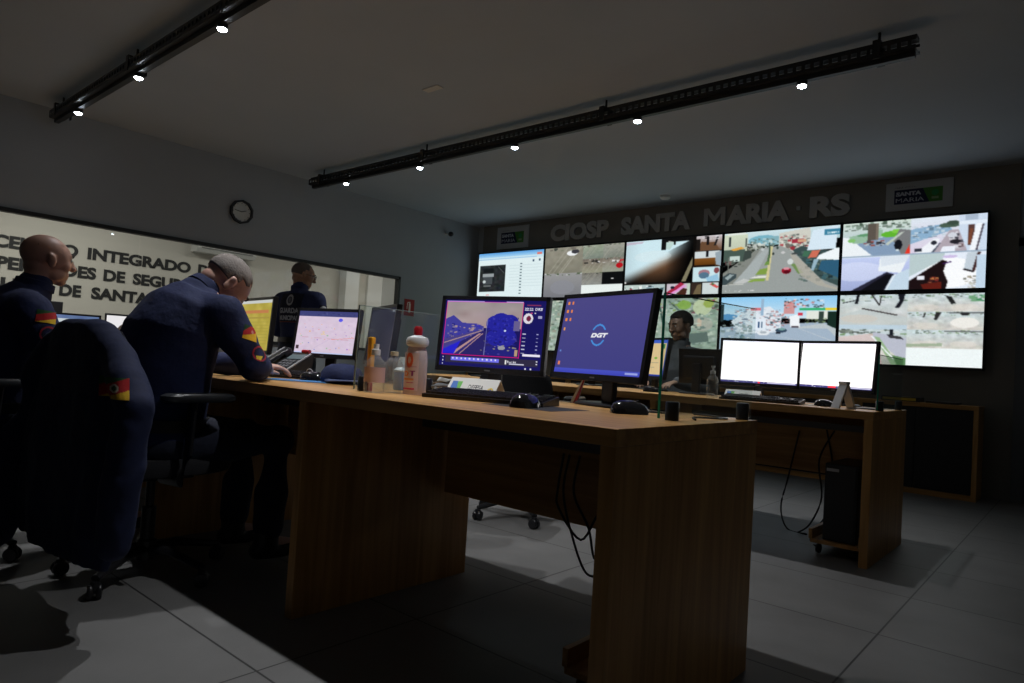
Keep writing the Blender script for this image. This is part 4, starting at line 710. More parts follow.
# desk phone
ph = thing('desk_phone', 'dark desk phone with pale edged handset by the bowed officer', 'telephone', (-3.12, 1.86, ZT + .0005), R(8))
MB().prism([(-.09, 0), (.07, 0), (.085, .10), (.075, .115), (-.09, .02)], 'x', -.1, .11).build('phone_base', BLACKM, ph)
ang = math.atan2(.095, .165)
o = MB(); o.T = Matrix.Translation((0, -.09, .0205)) @ Matrix.Rotation(ang, 4, 'X')
o.use(mat('phone_display', (.12, .16, .17), .3, noise_amt=.1)).box(-.02, .09, .125, .17, 0, .004); o.use(mat('phone_key_grey', (.09, .09, .1), .5, noise_amt=.1))
for r in range(4):
    for c in range(4): o.box(-.02 + c * .025, -.002 + c * .025, .02 + r * .025, .038 + r * .025, 0, .005)
o.build('phone_keys', None, ph)
o = MB(); o.T = Matrix.Translation((0, -.09, .0205)) @ Matrix.Rotation(ang, 4, 'X'); o.use(BLACK).box(-.085, -.04, .0, .19, .014, .034, .006).box(-.088, -.037, .0, .05, .001, .034, .006).box(-.088, -.037, .14, .19, .001, .034, .006).use(SILVER).box(-.088, -.08, .005, .185, .03, .037); o.build('handset', None, ph)
o = MB(); o.T = Matrix.Translation((0, -.09, .0205)) @ Matrix.Rotation(ang, 4, 'X'); o.box(.1, .108, .0, .185, -.002, .006); o.build('side_trim', SILVER, ph)
rp = MB(); rp.tube([(-3.12, 1.955, .897), (-3.065, 1.96, .8975)], .0105, 10); tag(rp.build('marker_cap', REDP, None, True), 'red marker cap resting on the top of the desk phone', 'marker')
# name cards (folded tents)
def name_card(x, y, rz, w, h, text, label, lw=.5):
    t = thing('name_card', label, 'name card', (x, y, ZT + .0005), rz, 'folded name cards'); d = .05
    MB().prism([(-d, 0), (-d + .002, 0), (0, h - .002), (d - .002, 0), (d, 0), (0, h)], 'x', -w / 2, w / 2).build('card', PAPER, t)
    im = Img(130, 46, (222, 222, 218)); im.rect(.06, .22, .2, .62, (70, 120, 200)); im.poly([(.17, .22), (.27, .22), (.27, .62), (.2, .62)], (110, 190, 90)); im.text(text, .42, .6, lw * .62, .24, (70, 70, 76), .02); im.ell(.88, .66, .065, .2, (225, 195, 70)); im.ell(.88, .64, .035, .11, (90, 80, 140))
    picture('printed_face', im, PRINT, lambda u, v: (w * (u - .5), -d * v - .0012, h * (1 - v) + .0004), t)
name_card(-1.735, 1.82, R(10), .215, .066, 'DEFESA', 'white folded name card reading DEFESA behind the near keyboard')
name_card(-1.60, 4.02, R(4), .21, .055, 'POL\u00cdCIA', 'white folded name card reading POL\u00cdCIA on the second desk')
# A-frame silver stand
o = thing('display_stand', 'silver A-shaped stand holding a card at the end of the second desk', 'stand', (-.995, 3.86, ZT + .0005), R(48)); q = MB(); q.prism([(-.05, 0), (-.042, 0), (.004, .135), (-.004, .135)], 'y', -.035, .035); q.prism([(.05, 0), (.042, 0), (-.004, .135), (.004, .135)], 'y', -.035, .035); q.box(-.012, .012, -.035, .035, .128, .142, .003); q.build('folded_plate', SILVER, o)
tag(MB().box(-1.24, -1.14, 3.9, 3.97, ZT + .0005, ZT + .004).build('paper_slip', PAPER), 'white paper slip between keyboard and mouse on the second desk', 'paper')
tag(MB().box(-.98, -.88, 4.02, 4.14, ZT + .0005, ZT + .006).build('small_tablet', BLACK), 'flat black pad at the foot of the silver stand', 'pad')
# red and white pennant card behind the DGT monitor base
o = thing('pennant_card', 'small red and white card leaning beneath the violet desktop monitor', 'card', (-1.43, 2.03, ZT + .0005), R(-20)); q = MB(); q.use(PAPER).add([(-.035, 0, 0), (.01, 0, 0), (.03, .02, .105), (.022, .02, .105), (-.035, .003, 0), (.01, .003, 0), (.03, .023, .105), (.022, .023, .105)], [(0, 1, 2, 3), (4, 7, 6, 5), (0, 4, 5, 1), (1, 5, 6, 2), (3, 2, 6, 7), (0, 3, 7, 4)]); q.use(REDP).add([(-.012, -.001, 0), (.012, -.001, 0), (.032, .019, .105), (.027, .019, .105)], [(0, 1, 2, 3)]); q.build('card_face', None, o)
# heap of papers and cables between bottle and keyboard
rnd = random.Random(4)
for k, (px, py, lb) in enumerate(((-1.93, 1.93, 'loose white paper sheet beneath the road view monitor'), (-1.83, 1.88, 'crumpled white paper strip behind the DEFESA card'), (-1.98, 2.0, 'folded pale paper at the back of the heap near the pink bottle'))):
    o = MB(); n = 8; vs = []; fs = []
    for j in range(n):
        for i_ in range(n): vs.append((-.10 + .20 * i_ / (n - 1), -.055 + .11 * j / (n - 1), .008 + .014 * k + .028 * abs(noise.noise(Vector((i_ * .5, j * .5, k * 3.))))))
    for j in range(n - 1):
        for i_ in range(n - 1): a = j * n + i_; fs.append((a, a + 1, a + n + 1, a + n))
    o.T = Matrix.Translation((px, py, ZT)) @ Matrix.Rotation(rnd.uniform(-.5, .9), 4, 'Z'); o.add(vs, fs)
    q = o.build('crumpled_paper', mat('soft_white_paper', (.5, .5, .47), .8, noise_amt=.08), None, True); md = q.modifiers.new('s', 'SOLIDIFY'); md.thickness = .003; tag(q, lb, 'paper', 'papers beneath the road view monitor')
bx = tag(MB().box(-2.2, -2.1, 1.93, 1.98, ZT + .0005, ZT + .032, .003).build('card_box', mat('brown_card', (.3, .16, .07), .8, noise_amt=.1)), 'small brown box beneath the road view monitor', 'box')
def cable(name, pts, r, label, m=BLACKM, parent=None, res=6):
    P = [Vector(p) for p in pts]; out = []
    for i in range(len(P) - 1):
        p0 = P[max(i - 1, 0)]; p1 = P[i]; p2 = P[i + 1]; p3 = P[min(i + 2, len(P) - 1)]
        for k in range(res): t_ = k / res; out.append(.5 * ((2 * p1) + (p2 - p0) * t_ + (2 * p0 - 5 * p1 + 4 * p2 - p3) * t_ * t_ + (3 * p1 - p0 - 3 * p2 + p3) * t_ ** 3))
    out.append(P[-1]); o = MB().tube(out, r, 7).build(name, m, parent, True)
    if label: tag(o, label, 'cable')
    return o
cable('coiled_cable', [(-2.05, 1.9, ZT + .006), (-1.98, 1.82, ZT + .02), (-1.9, 1.84, ZT + .03), (-1.87, 1.92, ZT + .022), (-1.95, 1.97, ZT + .012), (-2.0, 1.88, ZT + .03), (-1.92, 1.8, ZT + .012), (-1.84, 1.83, ZT + .005)], .006, 'grey coiled cable behind the pink bottle', mat('grey_cable', (.18, .18, .18), .5, noise_amt=.1))
cable('mouse_cable', [(-1.04, 1.85, ZT + .008), (-.99, 1.95, ZT + .004), (-1.05, 2.03, ZT + .004), (-1.14, 2.06, ZT + .004)], .0025, 'thin black mouse cable beside the glass divider')
cable('loose_cable', [(-.85, 1.8, ZT + .003), (-.9, 1.9, ZT + .003), (-.84, 1.98, ZT + .003), (-.88, 2.04, ZT + .003), (-.98, 2.06, ZT + .003)], .003, 'thin dark cable curled beyond the glass divider on the front desk')
for k, (dx, dy) in enumerate(((0, 0), (.03, .03), (-.03, .02))):
    cable('hanging_cable', [(-1.26 + dx, 1.775 + dy * .5, .62), (-1.28 + dx, 1.78 + dy * .5, .5), (-1.25 + dx * 2, 1.80, .36 + .04 * k), (-1.2 + dx, 1.82, .25 + .05 * k), (-1.15 + dx, 1.84, .28 + .08 * k), (-1.12 + dx * .5, 1.86, .45)], .004, ['lowest black cable looping under the front desk', 'middle black cable looping under the front desk', 'shortest black cable looping under the front desk'][k])

# CPU carts and towers
def cart(x, y, label, tower_label):
    t = thing('computer_cart', label, 'cart', (x, y, 0)); w, d = .24, .46
    MB().box(-w / 2, w / 2, -d / 2, d / 2, .062, .08).build('cart_board', WOOD_Y, t)
    for s_ in (-1, 1): MB().box(s_ * w / 2 - .009, s_ * w / 2 + .009, -d / 2, d / 2, .08, .13).build('cart_side', WOOD_Y, t)
    for sx in (-1, 1):
        for sy in (-1, 1): MB().lathe([(0, -.01), (.022, -.01), (.026, 0), (.022, .01), (0, .01)], n=16).build('caster', BLACK, t).matrix_local = Matrix.Translation((sx * .09, sy * .18, .027)) @ Matrix.Rotation(PI / 2, 4, 'Y')
    if not tower_label: return
    p = thing('computer_tower', tower_label, 'computer', (x, y, .081), 0, 'computer towers under the desks')
    MB().box(-.07, .09, -.2, .2, 0, .4, .006).build('tower_case', BLACK, p); MB().use(BLACKM).box(-.06, .08, -.205, -.2, .01, .39).use(SILVER).box(-.06, .0, -.2065, -.205, .36, .375).build('front_panel', None, p)
cart(-.985, 4.0, 'low wooden cart under the right end of the second desk', 'black computer tower standing on the cart under the second desk')
cart(-.957, 1.78, 'low wooden cart inside the near end panel of the front desk', None)
for k, pts in enumerate(([(-1.15, 4.3, .62), (-1.2, 4.2, .45), (-1.15, 4.1, .25), (-1.22, 4.15, .08), (-1.3, 4.2, .006)], [(-1.35, 4.3, .6), (-1.4, 4.28, .3), (-1.44, 4.3, .12), (-1.38, 4.25, .006), (-1.25, 4.2, .006)], [(-1.2, 4.32, .62), (-1.15, 4.3, .4), (-1.13, 4.24, .2), (-1.2, 4.1, .006), (-1.12, 3.95, .006)])):
    cable('floor_cable', pts, .005, ['black cable dropping behind the tower of the second desk', 'thin wavy cable hanging apart from the tower of the second desk', 'black cable curling on the floor beside the low cart'][k])

# ------------------------------------------------------------------ office chair
ARM = .04
def office_chair(x, y, rz, label, hz=.47, back_h=.95):
    t = thing('office_chair', label, 'chair', (x, y, 0), rz, 'swivel office chairs')
    for k in range(5):
        a = 2 * PI * k / 5 - PI / 2 + .62; c, s = math.cos(a), math.sin(a)
        sp_ = MB().tube([(.02 * c, .02 * s, .1), (.12 * c, .12 * s, .105), (.23 * c, .23 * s, .082), (.29 * c, .29 * s, .07)], [(.022, .02), (.022, .018), (.019, .015), (.016, .013)], 10).build('base_spoke', BLACK, t, True)
        cs = MB()
        for off in (-.014, .014): cs.T = Matrix.Translation((.29 * c, .29 * s, .028)) @ Matrix.Rotation(a + .6, 4, 'Z') @ Matrix.Rotation(PI / 2, 4, 'X') @ Matrix.Translation((0, 0, off)); cs.lathe([(0, -.009), (.024, -.009), (.0275, -.004), (.0275, .004), (.024, .009), (0, .009)], n=18)
        cs.T = Matrix.Translation((.29 * c, .29 * s, 0)); cs.lathe([(0, .03), (.017, .03), (.02, .045), (.014, .062), (0, .064)], n=14); cs.build('caster', BLACK, sp_, True)
    MB().lathe([(0, .06), (.035, .06), (.035, .13), (.026, .14), (.026, .26), (.016, .262), (.016, hz - .07), (0, hz - .07)]).build('gas_column', BLACKMET, t, True)
    MB().box(-.1, .1, -.12, .12, hz - .075, hz - .045, .008).build('seat_plate', BLACKMET, t)
    s = MB(); sh = lambda k, z: [(.25 * k * math.copysign(abs(math.cos(a)) ** .55, math.cos(a)), .25 * k * math.copysign(abs(math.sin(a)) ** .55, math.sin(a)), z + .01 * math.cos(2 * a) * (1 if z > hz - .03 else 0)) for a in [2 * PI * j / 36 for j in range(36)]]
    s.loft([sh(.85, hz - .045), sh(.97, hz - .035), sh(1, hz - .01), sh(.97, hz + .015), sh(.8, hz + .025)]); s.build('seat', DARKFAB, t, True)
    b = MB(); rings = []
    for i in range(13):
        z = hz + .12 + (back_h - hz - .12) * i / 12; u = i / 12; w = .235 * (1 - .55 * abs(u - .42) ** 2.2) * (1 if 0 < i < 12 else .86); yb = -.235 - .03 * u - .03 * math.sin(PI * u * 1.2); th = .03 if 0 < i < 12 else .014
        rings.append([(w * math.copysign(abs(math.cos(a)) ** .7, math.cos(a)), yb + th * math.sin(a) + .045 * (abs(math.cos(a)) ** 2) * (w / .235), z) for a in [2 * PI * j / 28 for j in range(28)]])
    b.loft(rings); b.build('backrest', DARKFAB, t, True)
    MB().tube([(0, -.1, hz - .055), (0, -.22, hz - .05), (0, -.29, hz + .04), (0, -.3, hz + .25)], [(.03, .008)] * 4, 10, flat=(1, 0, 0)).build('back_support', BLACKMET, t, True)
    for sx in (-1, 1):
        MB().tube([(sx * .12, -.02, hz - .055), (sx * .27, -.02, hz - .05), (sx * .295, -.01, hz + .05), (sx * .29, 0, hz + .2 + ARM)], [(.012, .025)] * 4, 10).build('armrest_bracket', BLACK, t, True)
        MB().loft([[(sx * .29 + .045 * k * math.copysign(abs(math.cos(a)) ** .6, math.cos(a)), .02 + .135 * k * math.copysign(abs(math.sin(a)) ** .6, math.sin(a)), z) for a in [2 * PI * j / 28 for j in range(28)]] for k, z in ((.9, hz + .2 + ARM), (1, hz + .207 + ARM), (1, hz + .222 + ARM), (.86, hz + .231 + ARM))]).build('armrest_pad', mat('soft_black_armrest', (.03, .032, .036), .3, noise_amt=.1), t, True)
    return t

# ------------------------------------------------------------------ people
def frame(c, pitch=0., yaw=0., roll=0.):
    return Matrix.Translation(c) @ Matrix.Rotation(yaw, 4, 'Z') @ Matrix.Rotation(-pitch, 4, 'X') @ Matrix.Rotation(roll, 4, 'Y')
def head_parts(mb, F, k=1.):
    """local head frame: +y face, z up, origin at ear height; total 235 mm"""
    T0 = mb.T; mb.T = mb.T @ F @ Matrix.Scale(k, 4)
    mb.ell((0, -.018, .035), (.076, .097, .083), n=28, m=18); mb.ell((0, .03, .01), (.068, .066, .085), n=24, m=16); mb.ell((0, .028, -.05), (.056, .06, .055), n=24, m=14)
    mb.ell((0, .058, -.088), (.03, .026, .022)); mb.ell((0, -.045, -.03), (.055, .05, .05))
    mb.ell((0, .078, .033), (.05, .014, .014)); mb.ell((0, .078, -.058), (.026, .014, .010)); mb.ell((0, .077, -.071), (.022, .013, .009)); mb.ell((0, .066, -.05), (.035, .02, .04))
    mb.tube([(0, .086, .03), (0, .1, .0), (0, .113, -.022), (0, .1, -.034)], [(.008, .008), (.01, .011), (.014, .012), (.012, .007)], 10); mb.ell((0, .105, -.024), (.016, .014, .012))
    for s in (-1, 1):
        mb.ell((s * .036, .056, -.018), (.03, .028, .034)); mb.ell((s * .078, -.006, -.008), (.008, .019, .032), Matrix.Rotation(s * -.25, 3, 'Z')); mb.ell((s * .083, -.012, .012), (.008, .014, .016)); mb.ell((s * .05, .03, -.065), (.015, .035, .025), Matrix.Rotation(.35, 3, 'X'))
    mb.T = T0
def hand_parts(mb, wrist, d, nrm, side, curl=.5, k=1.):
    """palm and five separate bent fingers; d = pointing direction, nrm = back-of-hand normal, side = +1 thumb to the +x of (d x nrm)"""
    d = Vector(d).normalized(); n = (Vector(nrm) - d * d.dot(Vector(nrm))).normalized(); x = d.cross(n) * side; w = Vector(wrist)
    P = lambda a, b, c: w + (d * a + x * b + n * c) * k
    mb.cap([P(-.01, 0, 0), P(.035, 0, .002), P(.08, 0, .0)], [(.024 * k, .018 * k), (.034 * k, .015 * k), (.04 * k, .013 * k)], 12)
    for j, (b, l, c) in enumerate(((.03, .07, 1.), (.011, .08, 1.05), (-.009, .074, 1.1), (-.028, .058, 1.2))):
        pts = [P(.075, b, 0)]; ang = .25 * curl; a, cc = .075, 0.
        for seg in (.45, .3, .25): a += l * seg * math.cos(ang * c); cc -= l * seg * math.sin(ang * c); pts.append(P(a, b * (1 + .12), cc)); ang += .7 * curl
        mb.cap(pts, [.0098 * k, .0092 * k, .0085 * k, .0075 * k], 8)
    mb.cap([P(.015, .025, -.004), P(.045, .048, -.014), (P(.07, .056, -.02)), P(.09, .056, -.026)], [.014 * k, .0115 * k, .01 * k, .0085 * k], 8)
def eyes(t, F, k=1.):
    for s in (-1, 1):
        e = MB(); e.T = F @ Matrix.Scale(k, 4); e.use(mat('eye_white', (.5, .48, .45), .2, noise_amt=.02)).ell((s * .031, .079, .012), (.0125, .0125, .0115), n=14, m=10); e.use(mat('eye_iris', (.03, .02, .012), .15, noise_amt=.1)).ell((s * .031, .0885, .012), (.0055, .004, .0055), n=10, m=8); e.build('eye', None, t, True)
        e = MB(); e.T = F @ Matrix.Scale(k, 4); e.tube([(s * .014, .0965, .031), (s * .03, .095, .037), (s * .048, .082, .034)], [(.003, .003), (.004, .0035), (.002, .002)], 8); e.build('eyebrow', mat('dark_brown_hair', (.04, .03, .025), .9, noise_amt=.3), t, True)
def hair_cap(t, F, keep, m, grow=.005, k=1., name='hair'):
    b = bmesh.new(); n, mm = 48, 30; R_ = (.076 + grow, .097 + grow, .083 + grow); g = {}
    for i in range(mm + 1):
        for j in range(n):
            th = PI * i / mm; a = 2 * PI * j / n; p = Vector((R_[0] * math.sin(th) * math.cos(a), -.018 + R_[1] * math.sin(th) * math.sin(a), .035 + R_[2] * math.cos(th)))
            p += (p - Vector((0, -.018, .035))).normalized() * .0025 * noise.noise(p * 60); g[i, j] = b.verts.new(p)
    for i in range(mm):
        for j in range(n):
            q = [g[i, j], g[i, (j + 1) % n], g[i + 1, (j + 1) % n], g[i + 1, j]]; c = sum((v.co for v in q), Vector()) / 4
            if keep(c): b.faces.new(q)
    for v in [v for v in b.verts if not v.link_faces]: b.verts.remove(v)
    bmesh.ops.remove_doubles(b, verts=b.verts[:], dist=1e-5)
    r = bmesh.ops.extrude_face_region(b, geom=b.faces[:]); 
    for v in [x for x in r['geom'] if isinstance(x, bmesh.types.BMVert)]: v.co -= (v.co - Vector((0, -.018, .035))).normalized() * .008
    bmesh.ops.recalc_face_normals(b, faces=b.faces[:]); b.transform(F @ Matrix.Scale(k, 4))
    me = bpy.data.meshes.new(name); b.to_mesh(me); b.free(); me.materials.append(m); me.polygons.foreach_set('use_smooth', [True] * len(me.polygons))
    o = bpy.data.objects.new(name, me); C.objects.link(o); o.parent = t; return o
def decal(name, target, origin, look, up, w, h, im, m, parent, off=.003):
    """a printed patch laid over the cloth surface"""
    bvh = BVHTree.FromPolygons([v.co for v in target.data.vertices], [p.vertices for p in target.data.polygons])
    look = Vector(look).normalized(); up = (Vector(up) - look * look.dot(Vector(up))).normalized(); rt = look.cross(up); O = Vector(origin); last = [O]
    def f(u, v):
        s = O + rt * (u - .5) * w + up * (.5 - v) * h; loc, nn, _, _ = bvh.ray_cast(s, look, 1.)
        if loc is None: return tuple(last[0])
        last[0] = loc - look * off; return tuple(last[0])
    return picture(name, im, m, f, parent)
def flag_im(emblem=True):
    i = Img(36, 30, (20, 70, 30)); i.poly([(0, .45), (1, 0), (1, .55), (0, 1)], (170, 20, 25)); i.poly([(1, .55), (1, 1), (0, 1)], (225, 180, 40)); 
    if emblem: i.ell(.5, .5, .14, .2, (200, 190, 170)); i.ell(.5, .5, .08, .12, (60, 90, 60))
    return i
def flag2():
    i = Img(36, 30, (170, 22, 26)); i.poly([(0, .0), (.5, 0), (0, .5)], (20, 60, 28)); i.poly([(1, .35), (1, 1), (.0, 1), (.0, .8)], (228, 176, 30)); i.ell(.62, .4, .1, .12, (190, 120, 110)); return i
def round_patch():
    i = Img(36, 36, (12, 18, 48)); i.ring(.5, .5, .42, 1, .05, (150, 30, 50)); i.ell(.5, .45, .2, .2, (20, 26, 70)); i.poly([(.3, .7), (.7, .6), (.6, .9), (.35, .9)], (210, 180, 40)); return i

def person(label, loc, J, skin_m, hk, hf=1.0, shirt=NAVY, rz=0., wr=.006):
    """J: joints in local space. head frame, pelvis, belly, chest, neckbase, shoulders, elbows, wrists, hips, knees, ankles, hands"""
    T = Matrix.Translation(loc); body = MB(); F = J['head']; L_ = lambda p: Vector(p)
    head_parts(body, F, hf)
    neck_t = F @ Vector((0, -.025, -.05)); nb = L_(J['neck'])
    body.cap([neck_t, (neck_t + nb) / 2, nb], [.053, .055, .062], 16)
    def trunk(mb, g):
        P_ = [L_(p) for p in J['spine']]; R_ = J['spine_r']
        lat = Vector(J.get('lat', (1, 0, 0))); rings = []
        for i, p in enumerate(P_):
            tng = (P_[min(i + 1, len(P_) - 1)] - P_[max(i - 1, 0)]).normalized(); a = (lat - tng * lat.dot(tng)).normalized(); b_ = tng.cross(a)
            rings.append([tuple(p + a * (R_[i][0] + g) * math.copysign(abs(math.cos(q)) ** .85, math.cos(q)) + b_ * (R_[i][1] + g) * math.sin(q)) for q in [2 * PI * j / 28 for j in range(28)]])
        mb.loft(rings); e0 = P_[0]; e1 = P_[-1]; mb.ell(e0, (R_[0][0] + g, R_[0][1] + g, .09), n=20); mb.ell(e1, (R_[-1][0] * .95, R_[-1][1] * .95, .05), n=20)
    trunk(body, -.012)
    for s in ('l', 'r'):
        sh, el, wr_ = [L_(J[q + s]) for q in ('sh', 'el', 'wr')]; hp, kn, an = [L_(J[q + s]) for q in ('hip', 'kn', 'an')]
        body.cap([sh, (sh + el) / 2, el, (el + wr_) / 2, wr_], [.05, .044, .036, .034, .026], 14)
        body.cap([hp, (hp + kn) / 2, kn, (kn * .6 + an * .4), an], [.075, .068, .05, .048, .034], 14)
        body.cap([an, an + Vector(J.get('foot', (0, .13, -.03)))], [.035, .03], 10)
        hd_ = J['hand' + s]; hand_parts(body, wr_, hd_[0], hd_[1], hd_[2], hd_[3])
    t = remeshed(body, 'person', skin_m, None, .0058, 2); t.location = loc; t.rotation_euler = (0, 0, rz); tag(t, label, 'person')
    # shirt
    sm = MB(); trunk(sm, .008); cut = J.get('sleeve', 1.)
    for s in ('l', 'r'):
        sh, el, wr_ = [L_(J[q + s]) for q in ('sh', 'el', 'wr')]; e2 = el.lerp(wr_, cut * .93)
        ct = L_(J['spine'][-2]); sm.cap([ct.lerp(sh, .45), sh], [(.085, .085), (.079, .079)], 14)
        sm.cap([sh, sh.lerp(el, .5), el, el.lerp(e2, .5), e2], [.079, .068, .059, .054, .045], 16)
    sm.cap([nb - (neck_t - nb).normalized() * .02, nb + (neck_t - nb) * .3], [.078, .066], 16)
    shirt_o = remeshed(sm, 'uniform_shirt', shirt, t, .011, 4, wr, 8.)
    cl = MB(); ax = (neck_t - nb).normalized(); a = ax.orthogonal().normalized(); b_ = ax.cross(a)
    def rg(r, h): return [tuple(nb + ax * h + a * r * math.cos(q) + b_ * r * math.sin(q)) for q in [2 * PI * j / 28 for j in range(28)]]
    cl.loft([rg(.077, .005), rg(.0735, .036), rg(.066, .039), rg(.066, .005)], cap=False, closed=True); cl.build('collar', shirt, t, True)
    tr = MB(); ps = L_(J['spine'][0]); tr.ell(ps, (J['spine_r'][0][0] + .012, J['spine_r'][0][1] + .015, .115), n=24)
    for s in ('l', 'r'):
        hp, kn, an = [L_(J[q + s]) for q in ('hip', 'kn', 'an')]; tr.cap([ps.lerp(hp, .6), hp, (hp + kn) / 2, kn, kn.lerp(an, .5), kn.lerp(an, .85)], [.1, .096, .088, .07, .066, .062], 16)
        bt = MB(); ft = Vector(J.get('foot', (0, .13, -.03))); bt.cap([an + Vector((0, 0, .11)), an], [.055, .05], 14); bt.cap([an - ft.normalized() * .035 + Vector((0, 0, -.035)), an + ft * .5 + Vector((0, 0, -.02)), an + ft + Vector((0, 0, -.004))], [(.04, .036), (.045, .036), (.043, .032)], 14)
        remeshed(bt, 'boot', BOOT, t, .009, 2)
    remeshed(tr, 'trousers', NAVYT, t, .012, 4, .006, 9.)
    bl_ = MB(); r0 = J['spine_r'][0]; q0 = L_(J['spine'][0]).lerp(L_(J['spine'][1]), .55); r1 = max(J['spine_r'][0][0], J['spine_r'][1][0]) + .014; r2 = max(J['spine_r'][0][1], J['spine_r'][1][1]) + .014
    el_ = lambda g, h: [(q0.x + (r1 + g) * math.cos(q), q0.y + (r2 + g) * math.sin(q), q0.z + h) for q in [2 * PI * j / 36 for j in range(36)]]
    bl_.loft([el_(0, -.022), el_(.006, -.022), el_(.006, .022), el_(0, .022)], cap=False, closed=True); bl_.build('belt', BOOT, t, True)
    eyes(t, F, hf); hk(t, F); return t, shirt_o

SK1 = skin('ruddy_skin', (.58, .33, .25)); SK2 = skin('fair_skin', (.58, .34, .27)); SK3 = skin('tan_skin', (.30, .17, .11)); SK4 = skin('olive_skin', (.36, .22, .15))
STUB = mat('short_grey_stubble', (.10, .085, .075), .95, noise_amt=.4, scale=160, bump=.6); STUB_SHADE = mat('stubble_and_shade_tone', (.24, .14, .10), .9, noise_amt=.3, scale=160); DH = mat('dark_cropped_hair', (.02, .015, .012), .9, noise_amt=.4, scale=150, bump=.6); GREYH = mat('grey_cropped_hair', (.27, .24, .22), .95, noise_amt=.4, scale=160, bump=.6)

# 2: the bowed officer at the front desk
P2 = (-2.71, 1.1, 0)
J = dict(head=frame((0.0, .215, 1.15), pitch=R(52), yaw=R(-6)), neck=(0, .115, 1.105),
         spine=[(0, -.01, .52), (0, -.015, .66), (0, -.01, .80), (0, .02, .93), (0, .065, 1.03), (0, .105, 1.085)], spine_r=[(.19, .15), (.19, .16), (.20, .165), (.21, .155), (.20, .13), (.12, .09)],
         shl=(-.2, .12, 1.02), shr=(.2, .12, 1.02), ell=(-.27, .27, .825), elr=(.27, .225, .825), wrl=(-.1, .44, .82), wrr=(.07, .36, .822), handl=((.5, .8, 0), (0, 0, 1), 1, .6), handr=((-.8, .6, -.02), (0, 0, 1), -1, .6),
         hipl=(-.1, .03, .53), hipr=(.1, .03, .53), knl=(-.14, .42, .52), knr=(.14, .42, .52), anl=(-.14, .40, .1), anr=(.14, .40, .1))
t2, s2 = person('officer in navy uniform bowed over the front desk with cropped grey hair', P2, J, SK2, lambda t, F: hair_cap(t, F, lambda c: c.z > .0 and (c.y < .045 or c.z > .085) and not (abs(c.x) > .06 and c.y > .012 and c.z < .05) and (c.y < -.02 or c.z > .03), GREYH, .0035))
im = flag2(); decal('flag_patch', s2, (1.0, .13, .955), (-1, .08, 0), (0, .25, 1), .06, .055, im, CLOTHPRINT, t2)
decal('round_patch', s2, (1.0, .185, .88), (-1, .05, .0), (0, .3, 1), .06, .06, round_patch(), CLOTHPRINT, t2)
# 1: bald officer at the left
P1 = (-3.48, .76, 0)
J = dict(head=frame((0.0, .13, 1.226), pitch=R(2), yaw=R(3)), neck=(0, .085, 1.095),
         spine=[(0, -.02, .52), (0, -.03, .66), (0, -.03, .80), (0, -.0, .93), (0, .03, 1.02), (0, .07, 1.08)], spine_r=[(.175, .13), (.165, .13), (.175, .135), (.195, .13), (.18, .10), (.095, .07)],
         shl=(-.2, .03, 1.0), shr=(.2, .03, 1.0), ell=(-.27, .13, .76), elr=(.27, .15, .76), wrl=(-.16, .4, .8), wrr=(.16, .42, .8), handl=((.3, .9, -.05), (0, 0, 1), 1, .5), handr=((-.3, .9, -.05), (0, 0, 1), -1, .5),
         hipl=(-.1, .03, .53), hipr=(.1, .03, .53), knl=(-.14, .44, .52), knr=(.14, .44, .52), anl=(-.14, .45, .1), anr=(.14, .45, .1))
t1, s1 = person('bald officer in navy uniform seated in profile before the window lettering', P1, J, SK1, lambda t, F: hair_cap(t, F, lambda c: c.z < .07 and c.z > -.02 and c.y < .0 and not (c.y > -.045 and c.z < .02), STUB_SHADE, -.002, .94), .94)  # dark cap: side stubble plus shade at the back of the head, in colour
decal('flag_patch', s1, (1.0, -.085, .975), (-.977, .21, 0), (0, .1, 1), .07, .05, flag_im(False), CLOTHPRINT, t1)
decal('round_patch', s1, (1.0, -.075, .905), (-.977, .21, 0), (0, .2, 1), .06, .065, round_patch(), CLOTHPRINT, t1)
# 3: standing officer near the window
P3 = (-5.42, 3.33, 0)
J = dict(head=frame((0, .02, 1.575), pitch=R(12), yaw=R(-38)), neck=(0, -.015, 1.445),
         spine=[(0, 0, .93), (0, 0, 1.04), (0, .0, 1.14), (0, 0, 1.26), (0, -.01, 1.36), (0, -.015, 1.42)], spine_r=[(.17, .125), (.16, .12), (.17, .125), (.195, .13), (.185, .105), (.10, .075)],
         shl=(-.205, -.01, 1.35), shr=(.205, -.01, 1.35), ell=(-.27, .03, 1.07), elr=(.27, .05, 1.07), wrl=(-.18, .25, 1.0), wrr=(.16, .27, 1.02), handl=((.3, .8, -.1), (0, 0, 1), 1, .5), handr=((-.3, .8, 0), (0, 0, 1), -1, .5),
         hipl=(-.1, 0, .9), hipr=(.1, 0, .9), knl=(-.115, .02, .5), knr=(.115, .03, .5), anl=(-.12, 0, .09), anr=(.12, 0, .09))
t3, s3 = person('officer standing before the window with white lettering on his navy back and glasses', P3, J, SK3, lambda t, F: hair_cap(t, F, lambda c: c.z > .0 and (c.y < .03 or c.z > .09) and not (abs(c.x) > .055 and c.y > .0 and c.z < .05), STUB, .002), rz=R(14))
im = Img(120, 96, (9, 14, 40)); im.ring(.5, .24, .13, .85, .03, (150, 155, 165)); im.ell(.5, .24, .07, .09, (90, 95, 105)); im.text('GUARDA', .06, .68, .88, .17, (165, 170, 180), .05); im.text('MUNICIPAL', .06, .92, .88, .15, (165, 170, 180), .05); im.rect(.0, .965, 1, 1, (120, 60, 40))
decal('back_print', s3, (-.0, -1.0, 1.275), (0, 1, 0), (0, 0, 1), .25, .26, im, CLOTHPRINT, t3)
